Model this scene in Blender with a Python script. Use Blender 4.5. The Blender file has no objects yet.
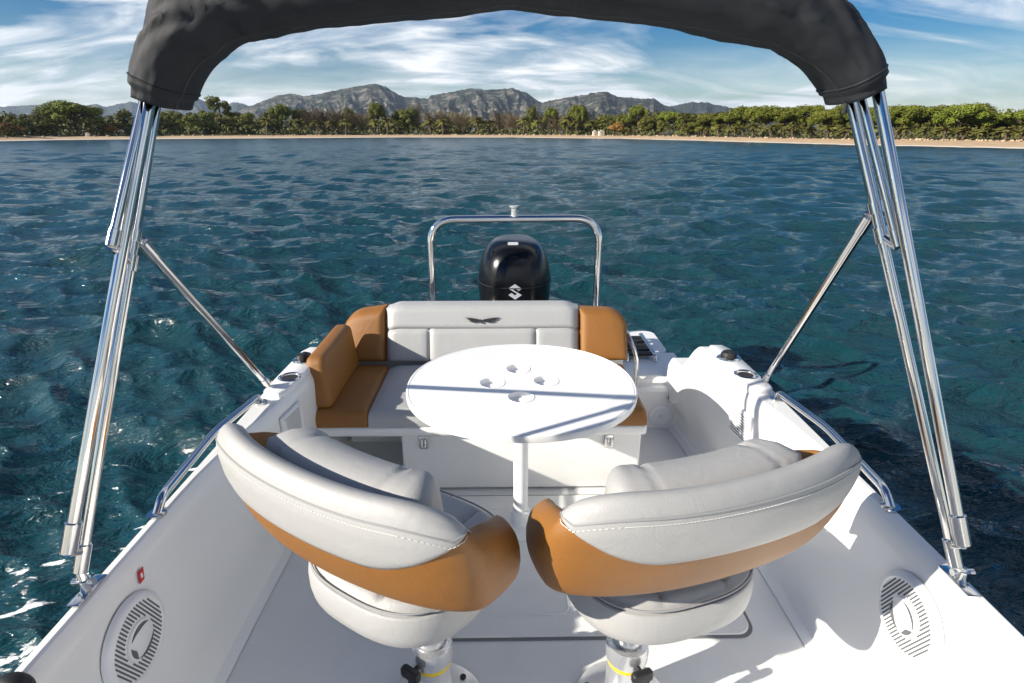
import bpy, bmesh, math, random
import numpy as np
from mathutils import Vector, Matrix, noise as mnoise
from math import radians as R, sin, cos, pi, tan, atan, atan2, sqrt, exp
random.seed(7); rng = np.random.default_rng(11)
scene = bpy.context.scene
COL = scene.collection
# ------------------------------------------------------------------ camera
F = 569.0; PITCH = R(20.3); YAW = R(0.844); CAM = Vector((-.065, 0, 1.69))
FW = Vector((sin(YAW)*cos(PITCH), cos(YAW)*cos(PITCH), -sin(PITCH)))
RT = Vector((cos(YAW), -sin(YAW), 0)); UP = RT.cross(FW)
cam_d = bpy.data.cameras.new('camera'); cam = bpy.data.objects.new('camera', cam_d); COL.objects.link(cam)
cam_d.sensor_width = 36; cam_d.lens = F*36/1024; cam_d.clip_end = 40000; cam_d.clip_start = .02
M3 = Matrix((RT, UP, -FW)).transposed()
cam.matrix_world = Matrix.Translation(CAM) @ M3.to_4x4()
scene.camera = cam
def at(x, y, X=None, Y=None, Z=None):
    r = FW + RT*((x-512)/F) - UP*((y-341.5)/F)
    t = (Z-CAM.z)/r.z if Z is not None else ((Y-CAM.y)/r.y if Y is not None else (X-CAM.x)/r.x)
    return CAM + r*t
# ------------------------------------------------------------------ materials
def nodes_of(m):
    m.use_nodes = True; nt = m.node_tree; return nt, nt.nodes['Principled BSDF']
def N(nt, t, **kw):
    n = nt.nodes.new(t)
    for k, v in kw.items():
        if k in n.inputs: n.inputs[k].default_value = v
        else: setattr(n, k, v)
    return n
def ramp(nt, fac, stops):
    r = nt.nodes.new('ShaderNodeValToRGB'); els = r.color_ramp.elements
    while len(els) < len(stops): els.new(.5)
    for e, (p, c) in zip(els, stops):
        e.position = p; e.color = (c[0], c[1], c[2], 1) if hasattr(c, '__len__') else (c, c, c, 1)
    nt.links.new(fac, r.inputs[0]); return r.outputs[0]
def mixc(nt, fac, a, b, blend='MIX'):
    m = nt.nodes.new('ShaderNodeMix'); m.data_type = 'RGBA'; m.blend_type = blend
    for s, v in ((0, fac), (6, a), (7, b)):
        if hasattr(v, 'links'): nt.links.new(v, m.inputs[s])
        elif s == 0: m.inputs[0].default_value = v
        else: m.inputs[s].default_value = (v[0], v[1], v[2], 1)
    return m.outputs[2]
def mat(name, col, rough=.5, metal=0, bump=None, var=.0, vscale=6, coat=0, spec=.5, rvar=0):
    m = bpy.data.materials.new(name); nt, b = nodes_of(m)
    b.inputs['Base Color'].default_value = (*col, 1); b.inputs['Roughness'].default_value = rough
    b.inputs['Metallic'].default_value = metal; b.inputs['Coat Weight'].default_value = coat
    b.inputs['Coat Roughness'].default_value = .08; b.inputs['Specular IOR Level'].default_value = spec
    tc = N(nt, 'ShaderNodeTexCoord')
    if var or rvar:
        n = N(nt, 'ShaderNodeTexNoise', Scale=vscale, Detail=5.0, Roughness=.6); nt.links.new(tc.outputs['Object'], n.inputs['Vector'])
        if var:
            a = tuple(c*(1-var) for c in col); bb = tuple(min(1, c*(1+var)) for c in col)
            nt.links.new(ramp(nt, n.outputs[0], [(.3, a), (.7, bb)]), b.inputs['Base Color'])
        if rvar:
            nt.links.new(ramp(nt, n.outputs[0], [(.3, max(.02, rough-rvar)), (.7, rough+rvar)]), b.inputs['Roughness'])
    if bump:
        sc, st, kind = bump
        if kind == 'leather':
            n2 = N(nt, 'ShaderNodeTexVoronoi', Scale=sc); o = n2.outputs['Distance']
        else:
            n2 = N(nt, 'ShaderNodeTexNoise', Scale=sc, Detail=4.0); o = n2.outputs[0]
        nt.links.new(tc.outputs['Object'], n2.inputs['Vector'])
        bp = N(nt, 'ShaderNodeBump', Strength=st, Distance=.002); nt.links.new(o, bp.inputs['Height'])
        if name.startswith('vinyl'):
            n3 = N(nt, 'ShaderNodeTexNoise', Scale=22.0, Detail=5.0, Distortion=1.2); nt.links.new(tc.outputs['Object'], n3.inputs['Vector'])
            b3 = N(nt, 'ShaderNodeBump', Strength=.22, Distance=.006); nt.links.new(n3.outputs[0], b3.inputs['Height']); nt.links.new(b3.outputs[0], bp.inputs['Normal'])
        nt.links.new(bp.outputs[0], b.inputs['Normal'])
    return m
M = {}
M['gel'] = mat('gelcoat_white', (.80, .80, .785), .25, coat=.2)
M['sole'] = mat('nonskid_white', (.76, .765, .76), .5, var=.04, vscale=3, bump=(420, .35, 'leather'))
M['groove'] = mat('hatch_gasket', (.17, .18, .19), .7)
M['grey'] = mat('vinyl_grey', (.39, .385, .375), .42, var=.03, vscale=5, bump=(650, .3, 'leather'))
M['grey2'] = mat('vinyl_grey_dark', (.36, .375, .40), .45, var=.03, vscale=5, bump=(650, .3, 'leather'))
M['bgrey'] = mat('vinyl_bench', (.40, .405, .405), .45, var=.03, vscale=5, bump=(650, .3, 'leather'))
M['tan'] = mat('vinyl_tan', (.265, .110, .019), .45, var=.07, vscale=6, bump=(600, .45, 'leather'))
M['brown'] = mat('vinyl_brown', (.20, .08, .02), .5, var=.08, vscale=6, bump=(600, .45, 'leather'))
M['stitch'] = mat('thread_white', (.62, .61, .58), .7)
M['seam'] = mat('seam_grey', (.30, .30, .30), .6)
M['steel'] = mat('stainless', (.72, .71, .69), .09, 1, rvar=.04, vscale=9)
M['alu'] = mat('anodised_alu', (.72, .73, .74), .3, .75, rvar=.06)
M['black'] = mat('black_gloss', (.004, .004, .005), .22, rvar=.03, vscale=4, spec=.4)
M['rubber'] = mat('black_rubber', (.012, .012, .013), .55, bump=(200, .2, 'noise'))
M['dark'] = mat('dark_inside', (.02, .02, .022), .7)
M['red'] = mat('sticker_red', (.55, .02, .02), .4)
M['yellow'] = mat('yellow_band', (.75, .55, .03), .4)
M['white'] = mat('white_plastic', (.78, .785, .79), .35, var=.02)
M['silver'] = mat('silver_mark', (.75, .76, .78), .3, .4)
M['gold'] = mat('emblem_gold', (.32, .25, .13), .4, .6)
M['char'] = mat('emblem_charcoal', (.025, .025, .03), .4)
M['tablewhite'] = mat('table_white', (.84, .84, .83), .3, var=.008, vscale=2, rvar=.02)
M['canvas'] = mat('boot_canvas', (.013, .015, .019), .6, var=.22, vscale=14, bump=(900, .5, 'noise'), spec=.35)
# ------------------------------------------------------------------ mesh helpers
def link(name, me, m=None, parent=None, loc=None, smooth=True):
    o = bpy.data.objects.new(name, me); COL.objects.link(o)
    if m is not None: me.materials.append(m)
    if smooth: me.polygons.foreach_set('use_smooth', [True]*len(me.polygons))
    if parent: o.parent = parent
    if loc: o.location = loc
    return o
def obj(name, bm, m, parent=None, smooth=True, angle=40, loc=None):
    bmesh.ops.recalc_face_normals(bm, faces=bm.faces)
    me = bpy.data.meshes.new(name); bm.to_mesh(me); bm.free()
    o = link(name, me, m, parent, loc, smooth)
    if smooth and angle < 180: me.set_sharp_from_angle(angle=R(angle))
    return o
def thing(name, label, cat, loc=(0, 0, 0), rotz=0, group=None):
    o = bpy.data.objects.new(name, None); COL.objects.link(o); o.location = loc; o.rotation_euler = (0, 0, rotz)
    o.empty_display_size = .1
    o['label'] = label; o['category'] = cat
    if group: o['group'] = group
    return o
def tag(o, label, cat, group=None):
    o['label'] = label; o['category'] = cat
    if group: o['group'] = group
    return o
def tube(bm, pts, r, seg=14, cap=True, closed=False):
    pts = [Vector(p) for p in pts]; n = len(pts); rad = r if hasattr(r, '__len__') else [r]*n
    rings = []; prev = None
    for i, p in enumerate(pts):
        if closed: t = (pts[(i+1) % n]-pts[i-1]).normalized()
        else: t = (pts[min(i+1, n-1)]-pts[max(i-1, 0)]).normalized()
        if prev is None:
            a = Vector((0, 0, 1)) if abs(t.z) < .9 else Vector((1, 0, 0)); nrm = (a-t*a.dot(t)).normalized()
        else: nrm = (prev-t*prev.dot(t)).normalized()
        prev = nrm; bn = t.cross(nrm)
        rings.append([bm.verts.new(p+(nrm*cos(2*pi*k/seg)+bn*sin(2*pi*k/seg))*rad[i]) for k in range(seg)])
    loft_faces(bm, rings, True, closed)
    if cap and not closed:
        for rg in (rings[0], rings[-1]): bm.faces.new(rg)
def loft_faces(bm, rings, ringclosed=True, closed=False):
    n = len(rings)
    for i in range(n if closed else n-1):
        a, b = rings[i], rings[(i+1) % n]; m = len(a)
        for k in range(m if ringclosed else m-1):
            bm.faces.new((a[k], a[(k+1) % m], b[(k+1) % m], b[k]))
def loft(bm, rings, ringclosed=True, closed=False, cap=True):
    vr = [[bm.verts.new(p) for p in rg] for rg in rings]
    loft_faces(bm, vr, ringclosed, closed)
    if cap and not closed and ringclosed:
        bm.faces.new(vr[0]); bm.faces.new(vr[-1])
    return vr
def bend(pts, r, n=8):
    """polyline with rounded corners"""
    pts = [Vector(p) for p in pts]; out = [pts[0]]
    for i in range(1, len(pts)-1):
        a, b, c = pts[i-1], pts[i], pts[i+1]
        d1 = (a-b); d2 = (c-b); l = min(r, d1.length*.49, d2.length*.49)
        p1 = b+d1.normalized()*l; p2 = b+d2.normalized()*l
        for k in range(n+1):
            t = k/n; out.append(p1*(1-t)**2 + b*2*t*(1-t) + p2*t*t)
    out.append(pts[-1]); return out
def box(bm, lo, hi, bev=0, seg=3):
    r = bmesh.ops.create_cube(bm, size=1); vs = r['verts']
    lo, hi = Vector(lo), Vector(hi); c = (lo+hi)/2; s = hi-lo
    for v in vs: v.co = Vector((v.co.x*s.x, v.co.y*s.y, v.co.z*s.z))+c
    if bev:
        es = list({e for v in vs for e in v.link_edges})
        r = bmesh.ops.bevel(bm, geom=es, offset=bev, segments=seg, profile=.5, affect='EDGES')
        vs = list({v for f in r['faces'] for v in f.verts} | {v for v in vs if v.is_valid})
    return vs
def cyl(bm, c, r, z0, z1, seg=32, r2=None, bev=0):
    r2 = r if r2 is None else r2
    rings = []
    if bev:
        prof = [(r-bev, z0), (r, z0+bev), (r2, z1-bev), (r2-bev*.3, z1-bev*.3), (r2-bev, z1)]
    else: prof = [(r, z0), (r2, z1)]
    loft(bm, [[(c[0]+q*cos(2*pi*k/seg), c[1]+q*sin(2*pi*k/seg), z) for k in range(seg)] for q, z in prof])
def lathe(bm, prof, mw, seg=32, cap=True):
    loft(bm, [[mw @ Vector((q*cos(2*pi*k/seg), q*sin(2*pi*k/seg), z)) for k in range(seg)] for q, z in prof], cap=cap)
def frame(origin, z, x=None):
    z = Vector(z).normalized(); a = Vector(x) if x else (Vector((0, 0, 1)) if abs(z.z) < .9 else Vector((1, 0, 0)))
    xx = (a-z*a.dot(z)).normalized(); yy = z.cross(xx)
    m = Matrix((xx, yy, z)).transposed().to_4x4(); m.translation = origin; return m
def prism(bm, poly, mw, t0, t1):
    loft(bm, [[mw @ Vector((x, y, t)) for x, y in poly] for t in (t0, t1)])
def subsurf(o, n=1):
    m = o.modifiers.new('s', 'SUBSURF'); m.levels = n; m.render_levels = n; return o
def interp(x, xs, ys): return float(np.interp(x, xs, ys))
def sstep(a, b, x):
    t = min(1, max(0, (x-a)/(b-a))); return t*t*(3-2*t)
# ------------------------------------------------------------------ light and sky
AZ, EL = R(68), R(25)            # direction the sunlight travels (from +Y towards +X), elevation
sun_d = bpy.data.lights.new('sun', 'SUN'); sun = bpy.data.objects.new('sun', sun_d); COL.objects.link(sun)
trav = Vector((sin(AZ)*cos(EL), cos(AZ)*cos(EL), -sin(EL)))
sun.rotation_euler = (-trav).to_track_quat('Z', 'Y').to_euler(); sun_d.energy = 4.2; sun_d.angle = R(.53); sun_d.color = (1, .93, .82)
w = bpy.data.worlds.new('World'); scene.world = w; w.use_nodes = True; nt = w.node_tree; nt.nodes.clear()
out = N(nt, 'ShaderNodeOutputWorld'); bg = N(nt, 'ShaderNodeBackground', Strength=.09)
sky = N(nt, 'ShaderNodeTexSky'); sky.sky_type = 'NISHITA'; sky.sun_disc = False; sky.sun_elevation = EL
sky.sun_rotation = atan2(-trav.x, -trav.y); sky.air_density = 1.0; sky.dust_density = .1; sky.ozone_density = 2.5
tc = N(nt, 'ShaderNodeTexCoord'); sep = N(nt, 'ShaderNodeSeparateXYZ'); nt.links.new(tc.outputs['Generated'], sep.inputs[0])
def mth(op, a, b=None, c=None):
    n = nt.nodes.new('ShaderNodeMath'); n.operation = op
    for i, v in enumerate((a, b, c)):
        if v is None: continue
        if hasattr(v, 'links'): nt.links.new(v, n.inputs[i])
        else: n.inputs[i].default_value = v
    return n.outputs[0]
zz = mth('ADD', mth('MAXIMUM', sep.outputs[2], 0), .22)
uu = mth('DIVIDE', sep.outputs[0], zz); vv = mth('DIVIDE', sep.outputs[1], zz)
cmb = N(nt, 'ShaderNodeCombineXYZ'); nt.links.new(uu, cmb.inputs[0]); nt.links.new(vv, cmb.inputs[1])
def cloud_noise(scale, rot, loc, stops, det=7, rough=.58, dist=.6):
    mp = N(nt, 'ShaderNodeMapping'); mp.inputs['Scale'].default_value = scale; mp.inputs['Rotation'].default_value = (0, 0, R(rot)); mp.inputs['Location'].default_value = loc
    nt.links.new(cmb.outputs[0], mp.inputs[0])
    n = N(nt, 'ShaderNodeTexNoise', Scale=1.0, Detail=float(det), Roughness=rough, Distortion=dist); nt.links.new(mp.outputs[0], n.inputs['Vector'])
    return ramp(nt, n.outputs[0], stops)
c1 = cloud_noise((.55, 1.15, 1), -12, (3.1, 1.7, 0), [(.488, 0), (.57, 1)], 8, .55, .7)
c2 = cloud_noise((1.6, 3.2, 1), -18, (7.3, 2.2, 0), [(.35, 0), (.68, 1)], 8, .6, .9)
lowmask = ramp(nt, sep.outputs[2], [(.01, .75), (.06, .45), (.12, .0), (.24, .0), (.5, .0)])
highmask = ramp(nt, sep.outputs[2], [(.22, 1), (.5, .85)])  # share of cloud kept overhead, out of view, set for its fill light
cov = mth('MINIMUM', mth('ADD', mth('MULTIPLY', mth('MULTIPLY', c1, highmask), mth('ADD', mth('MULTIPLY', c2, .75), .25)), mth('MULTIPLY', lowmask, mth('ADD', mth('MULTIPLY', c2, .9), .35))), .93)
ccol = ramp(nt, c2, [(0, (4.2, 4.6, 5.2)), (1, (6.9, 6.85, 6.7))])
hsv = N(nt, 'ShaderNodeHueSaturation', Hue=.512, Saturation=1.8, Value=.41); nt.links.new(sky.outputs[0], hsv.inputs['Color'])
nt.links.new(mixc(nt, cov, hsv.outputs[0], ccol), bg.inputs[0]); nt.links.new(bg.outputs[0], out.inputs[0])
vs = scene.view_settings; vs.view_transform = 'Standard'; vs.look = 'None'; vs.exposure = 1.08; vs.gamma = 1
scene.cycles.max_bounces = 7; scene.cycles.diffuse_bounces = 4; scene.cycles.glossy_bounces = 4
scene.cycles.caustics_reflective = False; scene.cycles.caustics_refractive = False
# ------------------------------------------------------------------ water
WZ = -.27
def build_water():
    ang = np.radians(np.concatenate([np.linspace(-110, -52, 90)[:-1], np.linspace(-52, 52, 700), np.linspace(52, 110, 90)[1:]]))
    rad = np.geomspace(.55, 420, 700)
    A, Rr = np.meshgrid(ang, rad); X = CAM.x+Rr*np.sin(A); Y = Rr*np.cos(A); Z = np.zeros_like(X); DX = np.zeros_like(X); DY = np.zeros_like(X)
    dr = Rr*0.0098
    g = np.random.default_rng(5)
    for i in range(140):
        lam = .16*(5.0/.16)**(i/139)
        d = R(195)+g.normal(0, .5); k = 2*pi/lam; kx, ky = k*sin(d), k*cos(d); ph = g.uniform(0, 2*pi)
        a = .0082*lam**.60*min(1, .7/lam)**.65
        fade = np.clip((lam/dr-2.2)/3, 0, 1)*np.clip(1.3-Rr/330, .3, 1)
        th = kx*X+ky*Y+ph
        far = 1+np.clip((Rr-12)/45, 0, 1.6)*min(1, lam/1.5)
        fade = fade*far
        Z += a*fade*np.cos(th); DX -= .9*a*fade*sin(d)*np.sin(th); DY -= .9*a*fade*cos(d)*np.sin(th)
    calm = np.clip((np.hypot(X/1.6, (Y-1.2)/3.2)-.7)/.9, .45, 1)
    Z *= calm
    co = np.stack([X+DX, Y+DY, Z+WZ], -1).reshape(-1, 3)
    nr, nc = X.shape; i = np.arange(nr-1)[:, None]*nc+np.arange(nc-1)[None, :]
    f = np.stack([i, i+1, i+nc+1, i+nc], -1).reshape(-1, 4)
    me = bpy.data.meshes.new('water'); me.vertices.add(len(co)); me.vertices.foreach_set('co', co.astype(np.float32).ravel())
    me.loops.add(f.size); me.loops.foreach_set('vertex_index', f.ravel().astype(np.int32)); me.polygons.add(len(f))
    me.polygons.foreach_set('loop_start', np.arange(0, f.size, 4, dtype=np.int32)); me.polygons.foreach_set('loop_total', np.full(len(f), 4, np.int32))
    me.update(calc_edges=True); me.validate()
    m = bpy.data.materials.new('sea_water'); nt, b = nodes_of(m); tc = N(nt, 'ShaderNodeTexCoord')
    b.inputs['Roughness'].default_value = .05; b.inputs['IOR'].default_value = 1.33
    n0 = N(nt, 'ShaderNodeTexNoise', Scale=.05, Detail=3.0); nt.links.new(tc.outputs['Object'], n0.inputs['Vector'])
    colw = ramp(nt, n0.outputs[0], [(.3, (.0055, .037, .049)), (.7, (.0080, .046, .059))])
    # foam streaks drifting off the port side
    mp = N(nt, 'ShaderNodeMapping'); mp.inputs['Scale'].default_value = (1.1, 3.2, 1); mp.inputs['Rotation'].default_value = (0, 0, R(-28)); nt.links.new(tc.outputs['Object'], mp.inputs[0])
    nf = N(nt, 'ShaderNodeTexNoise', Scale=1.5, Detail=6.0, Roughness=.62, Distortion=.5); nt.links.new(mp.outputs[0], nf.inputs['Vector'])
    s = N(nt, 'ShaderNodeSeparateXYZ'); nt.links.new(tc.outputs['Object'], s.inputs[0])
    def mm(op, a, bb):
        n = nt.nodes.new('ShaderNodeMath'); n.operation = op; n.use_clamp = (op == 'MULTIPLY')
        for i, v in enumerate((a, bb)):
            if hasattr(v, 'links'): nt.links.new(v, n.inputs[i])
            else: n.inputs[i].default_value = v
        return n.outputs[0]
    mr = N(nt, 'ShaderNodeMapRange'); mr.inputs[1].default_value = -1.4; mr.inputs[2].default_value = -3.6; mr.inputs[3].default_value = 1; mr.inputs[4].default_value = 0; nt.links.new(s.outputs[0], mr.inputs[0])
    mr2 = N(nt, 'ShaderNodeMapRange'); mr2.inputs[1].default_value = 2.6; mr2.inputs[2].default_value = 5.5; mr2.inputs[3].default_value = 1; mr2.inputs[4].default_value = 0; nt.links.new(s.outputs[1], mr2.inputs[0])
    mr3 = N(nt, 'ShaderNodeMapRange'); mr3.inputs[1].default_value = -1.0; mr3.inputs[2].default_value = -1.2; mr3.inputs[3].default_value = 0; mr3.inputs[4].default_value = 1; nt.links.new(s.outputs[0], mr3.inputs[0])
    msk = mm('MULTIPLY', mm('MULTIPLY', mr.outputs[0], mr2.outputs[0]), mr3.outputs[0])
    fo = ramp(nt, mm('ADD', nf.outputs[0], mm('MULTIPLY', msk, .205)), [(.745, 0), (.775, 1)])
    fo = mm('MULTIPLY', fo, ramp(nt, msk, [(0, 0), (.06, 1)]))
    nt.links.new(mixc(nt, fo, colw, (.8, .82, .82)), b.inputs['Base Color'])
    vl = N(nt, 'ShaderNodeVectorMath'); vl.operation = 'LENGTH'; nt.links.new(tc.outputs['Object'], vl.inputs[0])
    mrr = N(nt, 'ShaderNodeMapRange'); mrr.inputs[1].default_value = 6; mrr.inputs[2].default_value = 70; mrr.inputs[3].default_value = .05; mrr.inputs[4].default_value = .17; nt.links.new(vl.outputs['Value'], mrr.inputs[0])
    nt.links.new(mm('ADD', mrr.outputs[0], mm('MULTIPLY', fo, .7)), b.inputs['Roughness'])
    mp2 = N(nt, 'ShaderNodeMapping'); mp2.inputs['Scale'].default_value = (.75, 1.5, 1); mp2.inputs['Rotation'].default_value = (0, 0, R(18)); nt.links.new(tc.outputs['Object'], mp2.inputs[0])
    na = N(nt, 'ShaderNodeTexNoise', Scale=2.6, Detail=5.0, Roughness=.6, Distortion=.4); nt.links.new(mp2.outputs[0], na.inputs['Vector'])
    nb = N(nt, 'ShaderNodeTexNoise', Scale=.55, Detail=4.0, Roughness=.6); nt.links.new(mp2.outputs[0], nb.inputs['Vector'])
    nc = N(nt, 'ShaderNodeTexNoise', Scale=9.0, Detail=4.0, Roughness=.6, Distortion=.3); nt.links.new(mp2.outputs[0], nc.inputs['Vector'])
    b0 = N(nt, 'ShaderNodeBump', Strength=.7, Distance=.03); nt.links.new(nc.outputs[0], b0.inputs['Height'])
    b1 = N(nt, 'ShaderNodeBump', Strength=1.0, Distance=.13); nt.links.new(b0.outputs[0], b1.inputs['Normal']); nt.links.new(na.outputs[0], b1.inputs['Height'])
    b2 = N(nt, 'ShaderNodeBump', Strength=.4, Distance=.18); nt.links.new(nb.outputs[0], b2.inputs['Height']); nt.links.new(b1.outputs[0], b2.inputs['Normal'])
    nt.links.new(b2.outputs[0], b.inputs['Normal'])
    o = link('water', me, m); o['kind'] = 'structure'
build_water()
# ------------------------------------------------------------------ shore
SHORE_PX = [(-420, 160), (-150, 147), (0, 141.3), (60, 140), (130, 139.3), (250, 138.4), (400, 137.4), (512, 137.5), (620, 138.8), (700, 140.8), (760, 142.6), (850, 145.2), (940, 147), (1024, 149), (1200, 158), (1500, 178)]
SHORE = [at(x, y, Z=WZ) for x, y in SHORE_PX]
def shore_at(px):
    y = interp(px, [p[0] for p in SHORE_PX], [p[1] for p in SHORE_PX]); return at(px, y, Z=WZ)
def back(p, d):          # a point d metres inland from shore point p
    v = Vector((p.x-CAM.x, p.y, 0)).normalized(); return Vector((p.x, p.y, 0))+v*d
def ground_z(d): return interp(d, [-12, 0, 6, 14, 30, 80, 400, 900], [-1.2, -.27, .12, .42, .7, 1.0, 1.2, 2.5])
bm = bmesh.new(); rows = []
pxs = np.linspace(-420, 1500, 161)
for px in pxs:
    p = shore_at(px); rows.append([(lambda q: (q.x, q.y, ground_z(d)+(.06*mnoise.noise(q*.25) if 0 < d < 60 else 0)))(back(p, d+(1.2*mnoise.noise(Vector((px*.03, d*.1, 0))) if d < 20 else 0))) for d in (-12, -3, 0, 1.2, 3, 6, 9, 13, 18, 26, 50, 120, 400, 900, 3000, 9000)])
loft(bm, rows, ringclosed=False)
ms = bpy.data.materials.new('sand'); nt, b = nodes_of(ms); tc = N(nt, 'ShaderNodeTexCoord')
n1 = N(nt, 'ShaderNodeTexNoise', Scale=.6, Detail=6.0); nt.links.new(tc.outputs['Object'], n1.inputs['Vector'])
nt.links.new(ramp(nt, n1.outputs[0], [(.3, (.40, .27, .15)), (.7, (.52, .38, .23))]), b.inputs['Base Color']); b.inputs['Roughness'].default_value = .95
beach = obj('beach', bm, ms, angle=180); beach['kind'] = 'structure'
# woodland floor behind the sand
bm = bmesh.new(); rows = []
for px in pxs:
    p = shore_at(px); rows.append([(q.x, q.y, ground_z(d)+.12) for d in (15, 22, 50, 120, 400, 900, 3000, 9000) for q in (back(p, d+(1.5*mnoise.noise(Vector((px*.09, d*.1, 4))) if d < 30 else 0)),)])
loft(bm, rows, ringclosed=False)
M['scrubfloor'] = mat('woodland_floor', (.07, .075, .03), .95, var=.4, vscale=.3)
o = obj('ground', bm, M['scrubfloor'], angle=180); o['kind'] = 'structure'
# thin wash of foam along the waterline
bm = bmesh.new(); rows = []
for px in np.linspace(-420, 1500, 641):
    p = shore_at(px); wdt = max(.06, .5+1.1*mnoise.noise(Vector((px*.05, 2.2, 0)))+.6*mnoise.noise(Vector((px*.21, 7, 0))))
    rows.append([(q.x, q.y, WZ+.10+h) for dd, h in ((-1.0-wdt*.6, 0), (-.6, .06), (-.6+wdt*.6, .0)) for q in (back(p, dd),)])
loft(bm, rows, ringclosed=False)
M['foam'] = mat('shore_foam', (.75, .77, .76), .8)
o = obj('shore_foam', bm, M['foam'], angle=180); o['kind'] = 'stuff'
# ------------------------------------------------------------------ mountains
def mountain(name, prof, dist, depth, seed, m, base=0):
    xs = [p[0] for p in prof]; ys = [p[1] for p in prof]
    pts = np.arange(xs[0], xs[-1]+.1, .9); nb = 44; rows = []
    for px in pts:
        y = interp(px, xs, ys)+1.0*mnoise.noise(Vector((px*.18, seed, 0)))+.6*mnoise.noise(Vector((px*.5, seed, 3)))+.4*mnoise.noise(Vector((px*1.1, seed, 6)))
        top = at(px, y, Y=dist); H = top.z; row = []
        vx = (top.x-CAM.x)/dist
        for j in range(nb+14):
            if j <= nb:
                t = j/nb; d = dist-depth*(1-t)
                h = H*(t**.85)*(1-.10*sin(t*pi))
                q = Vector((vx*d*.004, t*2.6, seed))
                rn = mnoise.ridged_multi_fractal(Vector((px*.045+seed+.5*t, t*1.3, seed)), .8, 2.2, 7, .9, 2)
                h += (rn-1.3)*H*.24*(1-t)**.6*min(1, t*4)*(1 if t < 1 else 0)
                h += H*.05*mnoise.fractal(Vector((px*.25, t*14, seed)), .8, 2, 4)*(1-t)
            else:
                t = (j-nb)/13; d = dist+depth*.8*t; h = H*(1-t)**1.2
            row.append((CAM.x+vx*d, d, max(h, -5)))
        rows.append(row)
    bm = bmesh.new(); loft(bm, rows, ringclosed=False)
    o = obj(name, bm, m, angle=180); o['kind'] = 'structure'; return o
def rock(name, ca, cb, cc, sc):
    m = bpy.data.materials.new(name); nt, b = nodes_of(m); b.inputs['Roughness'].default_value = .95; b.inputs['Specular IOR Level'].default_value = .1
    g = N(nt, 'ShaderNodeNewGeometry'); s = N(nt, 'ShaderNodeSeparateXYZ'); nt.links.new(g.outputs['Normal'], s.inputs[0])
    n = N(nt, 'ShaderNodeTexNoise', Scale=sc, Detail=9.0, Roughness=.65); nt.links.new(g.outputs['Position'], n.inputs['Vector'])
    mp = N(nt, 'ShaderNodeMapping'); mp.inputs['Scale'].default_value = (1, 1, 3.5); nt.links.new(g.outputs['Position'], mp.inputs[0])
    n2 = N(nt, 'ShaderNodeTexNoise', Scale=sc*1.7, Detail=8.0, Roughness=.7, Distortion=.8); nt.links.new(mp.outputs[0], n2.inputs['Vector'])
    veg = ramp(nt, n.outputs[0], [(.35, ca), (.65, cb)])
    rk = ramp(nt, n2.outputs[0], [(.50, 0), (.60, .85)])
    nt.links.new(mixc(nt, rk, veg, cc), b.inputs['Base Color']); return m
mrock = rock('rock_near', (.015, .021, .016), (.040, .047, .032), (.20, .175, .15), .010)
mrock2 = rock('rock_far', (.022, .030, .026), (.04, .048, .038), (.085, .085, .08), .003)
mountain('far_hills', [(-250, 118), (-120, 108), (-40, 104), (0, 107), (22, 105.5), (45, 104.5), (57, 107), (80, 107), (95, 104), (107, 107), (130, 101.5), (142, 104), (165, 105), (192, 96.5), (205, 102), (218, 105), (237, 102.5), (252, 106), (280, 112), (300, 125)], 4200, 1200, 3.3, mrock2)
mountain('mountain_range', [(215, 126), (240, 110), (256, 104), (278, 95), (293, 93.5), (303, 96), (320, 94), (336, 90), (356, 86.5), (376, 83.5), (386, 87), (403, 97), (415, 97), (428, 99), (431, 95.5), (456, 91), (473, 88), (486, 90), (500, 89), (512, 88), (527, 93), (540, 102), (556, 112), (575, 126)], 2500, 1000, 9.1, mrock)
mountain('ridge', [(505, 124), (530, 106), (545, 102), (557, 99.5), (572, 96.5), (586, 94), (600, 92), (607, 92), (613, 95), (620, 97), (637, 98), (650, 99), (655, 98.5), (660, 103), (672, 108), (690, 116), (705, 126)], 2250, 900, 5.7, mrock)
mountain('low_ridge', [(630, 124), (655, 110), (672, 106), (692, 102), (707, 102.5), (722, 106), (737, 109), (757, 112), (800, 116), (900, 118), (1040, 121), (1200, 126)], 2900, 900, 2.9, mrock2)
# ------------------------------------------------------------------ trees
def leafmat(name, a, b_, trans=.25):
    m = bpy.data.materials.new(name); nt, b = nodes_of(m); b.inputs['Roughness'].default_value = .7; b.inputs['Specular IOR Level'].default_value = .25
    oi = N(nt, 'ShaderNodeObjectInfo'); g = N(nt, 'ShaderNodeNewGeometry')
    tc = N(nt, 'ShaderNodeTexCoord'); n = N(nt, 'ShaderNodeTexNoise', Scale=1.1, Detail=3.0); nt.links.new(tc.outputs['Object'], n.inputs['Vector'])
    c = ramp(nt, n.outputs[0], [(.3, a), (.7, b_)])
    h = N(nt, 'ShaderNodeHueSaturation'); nt.links.new(c, h.inputs['Color'])
    mr = N(nt, 'ShaderNodeMapRange'); mr.inputs[3].default_value = .7; mr.inputs[4].default_value = 1.3; nt.links.new(oi.outputs['Random'], mr.inputs[0]); nt.links.new(mr.outputs[0], h.inputs['Value'])
    mr2 = N(nt, 'ShaderNodeMapRange'); mr2.inputs[3].default_value = .485; mr2.inputs[4].default_value = .512; nt.links.new(oi.outputs['Random'], mr2.inputs[0]); nt.links.new(mr2.outputs[0], h.inputs['Hue'])
    nt.links.new(h.outputs[0], b.inputs['Base Color'])
    return m
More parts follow.
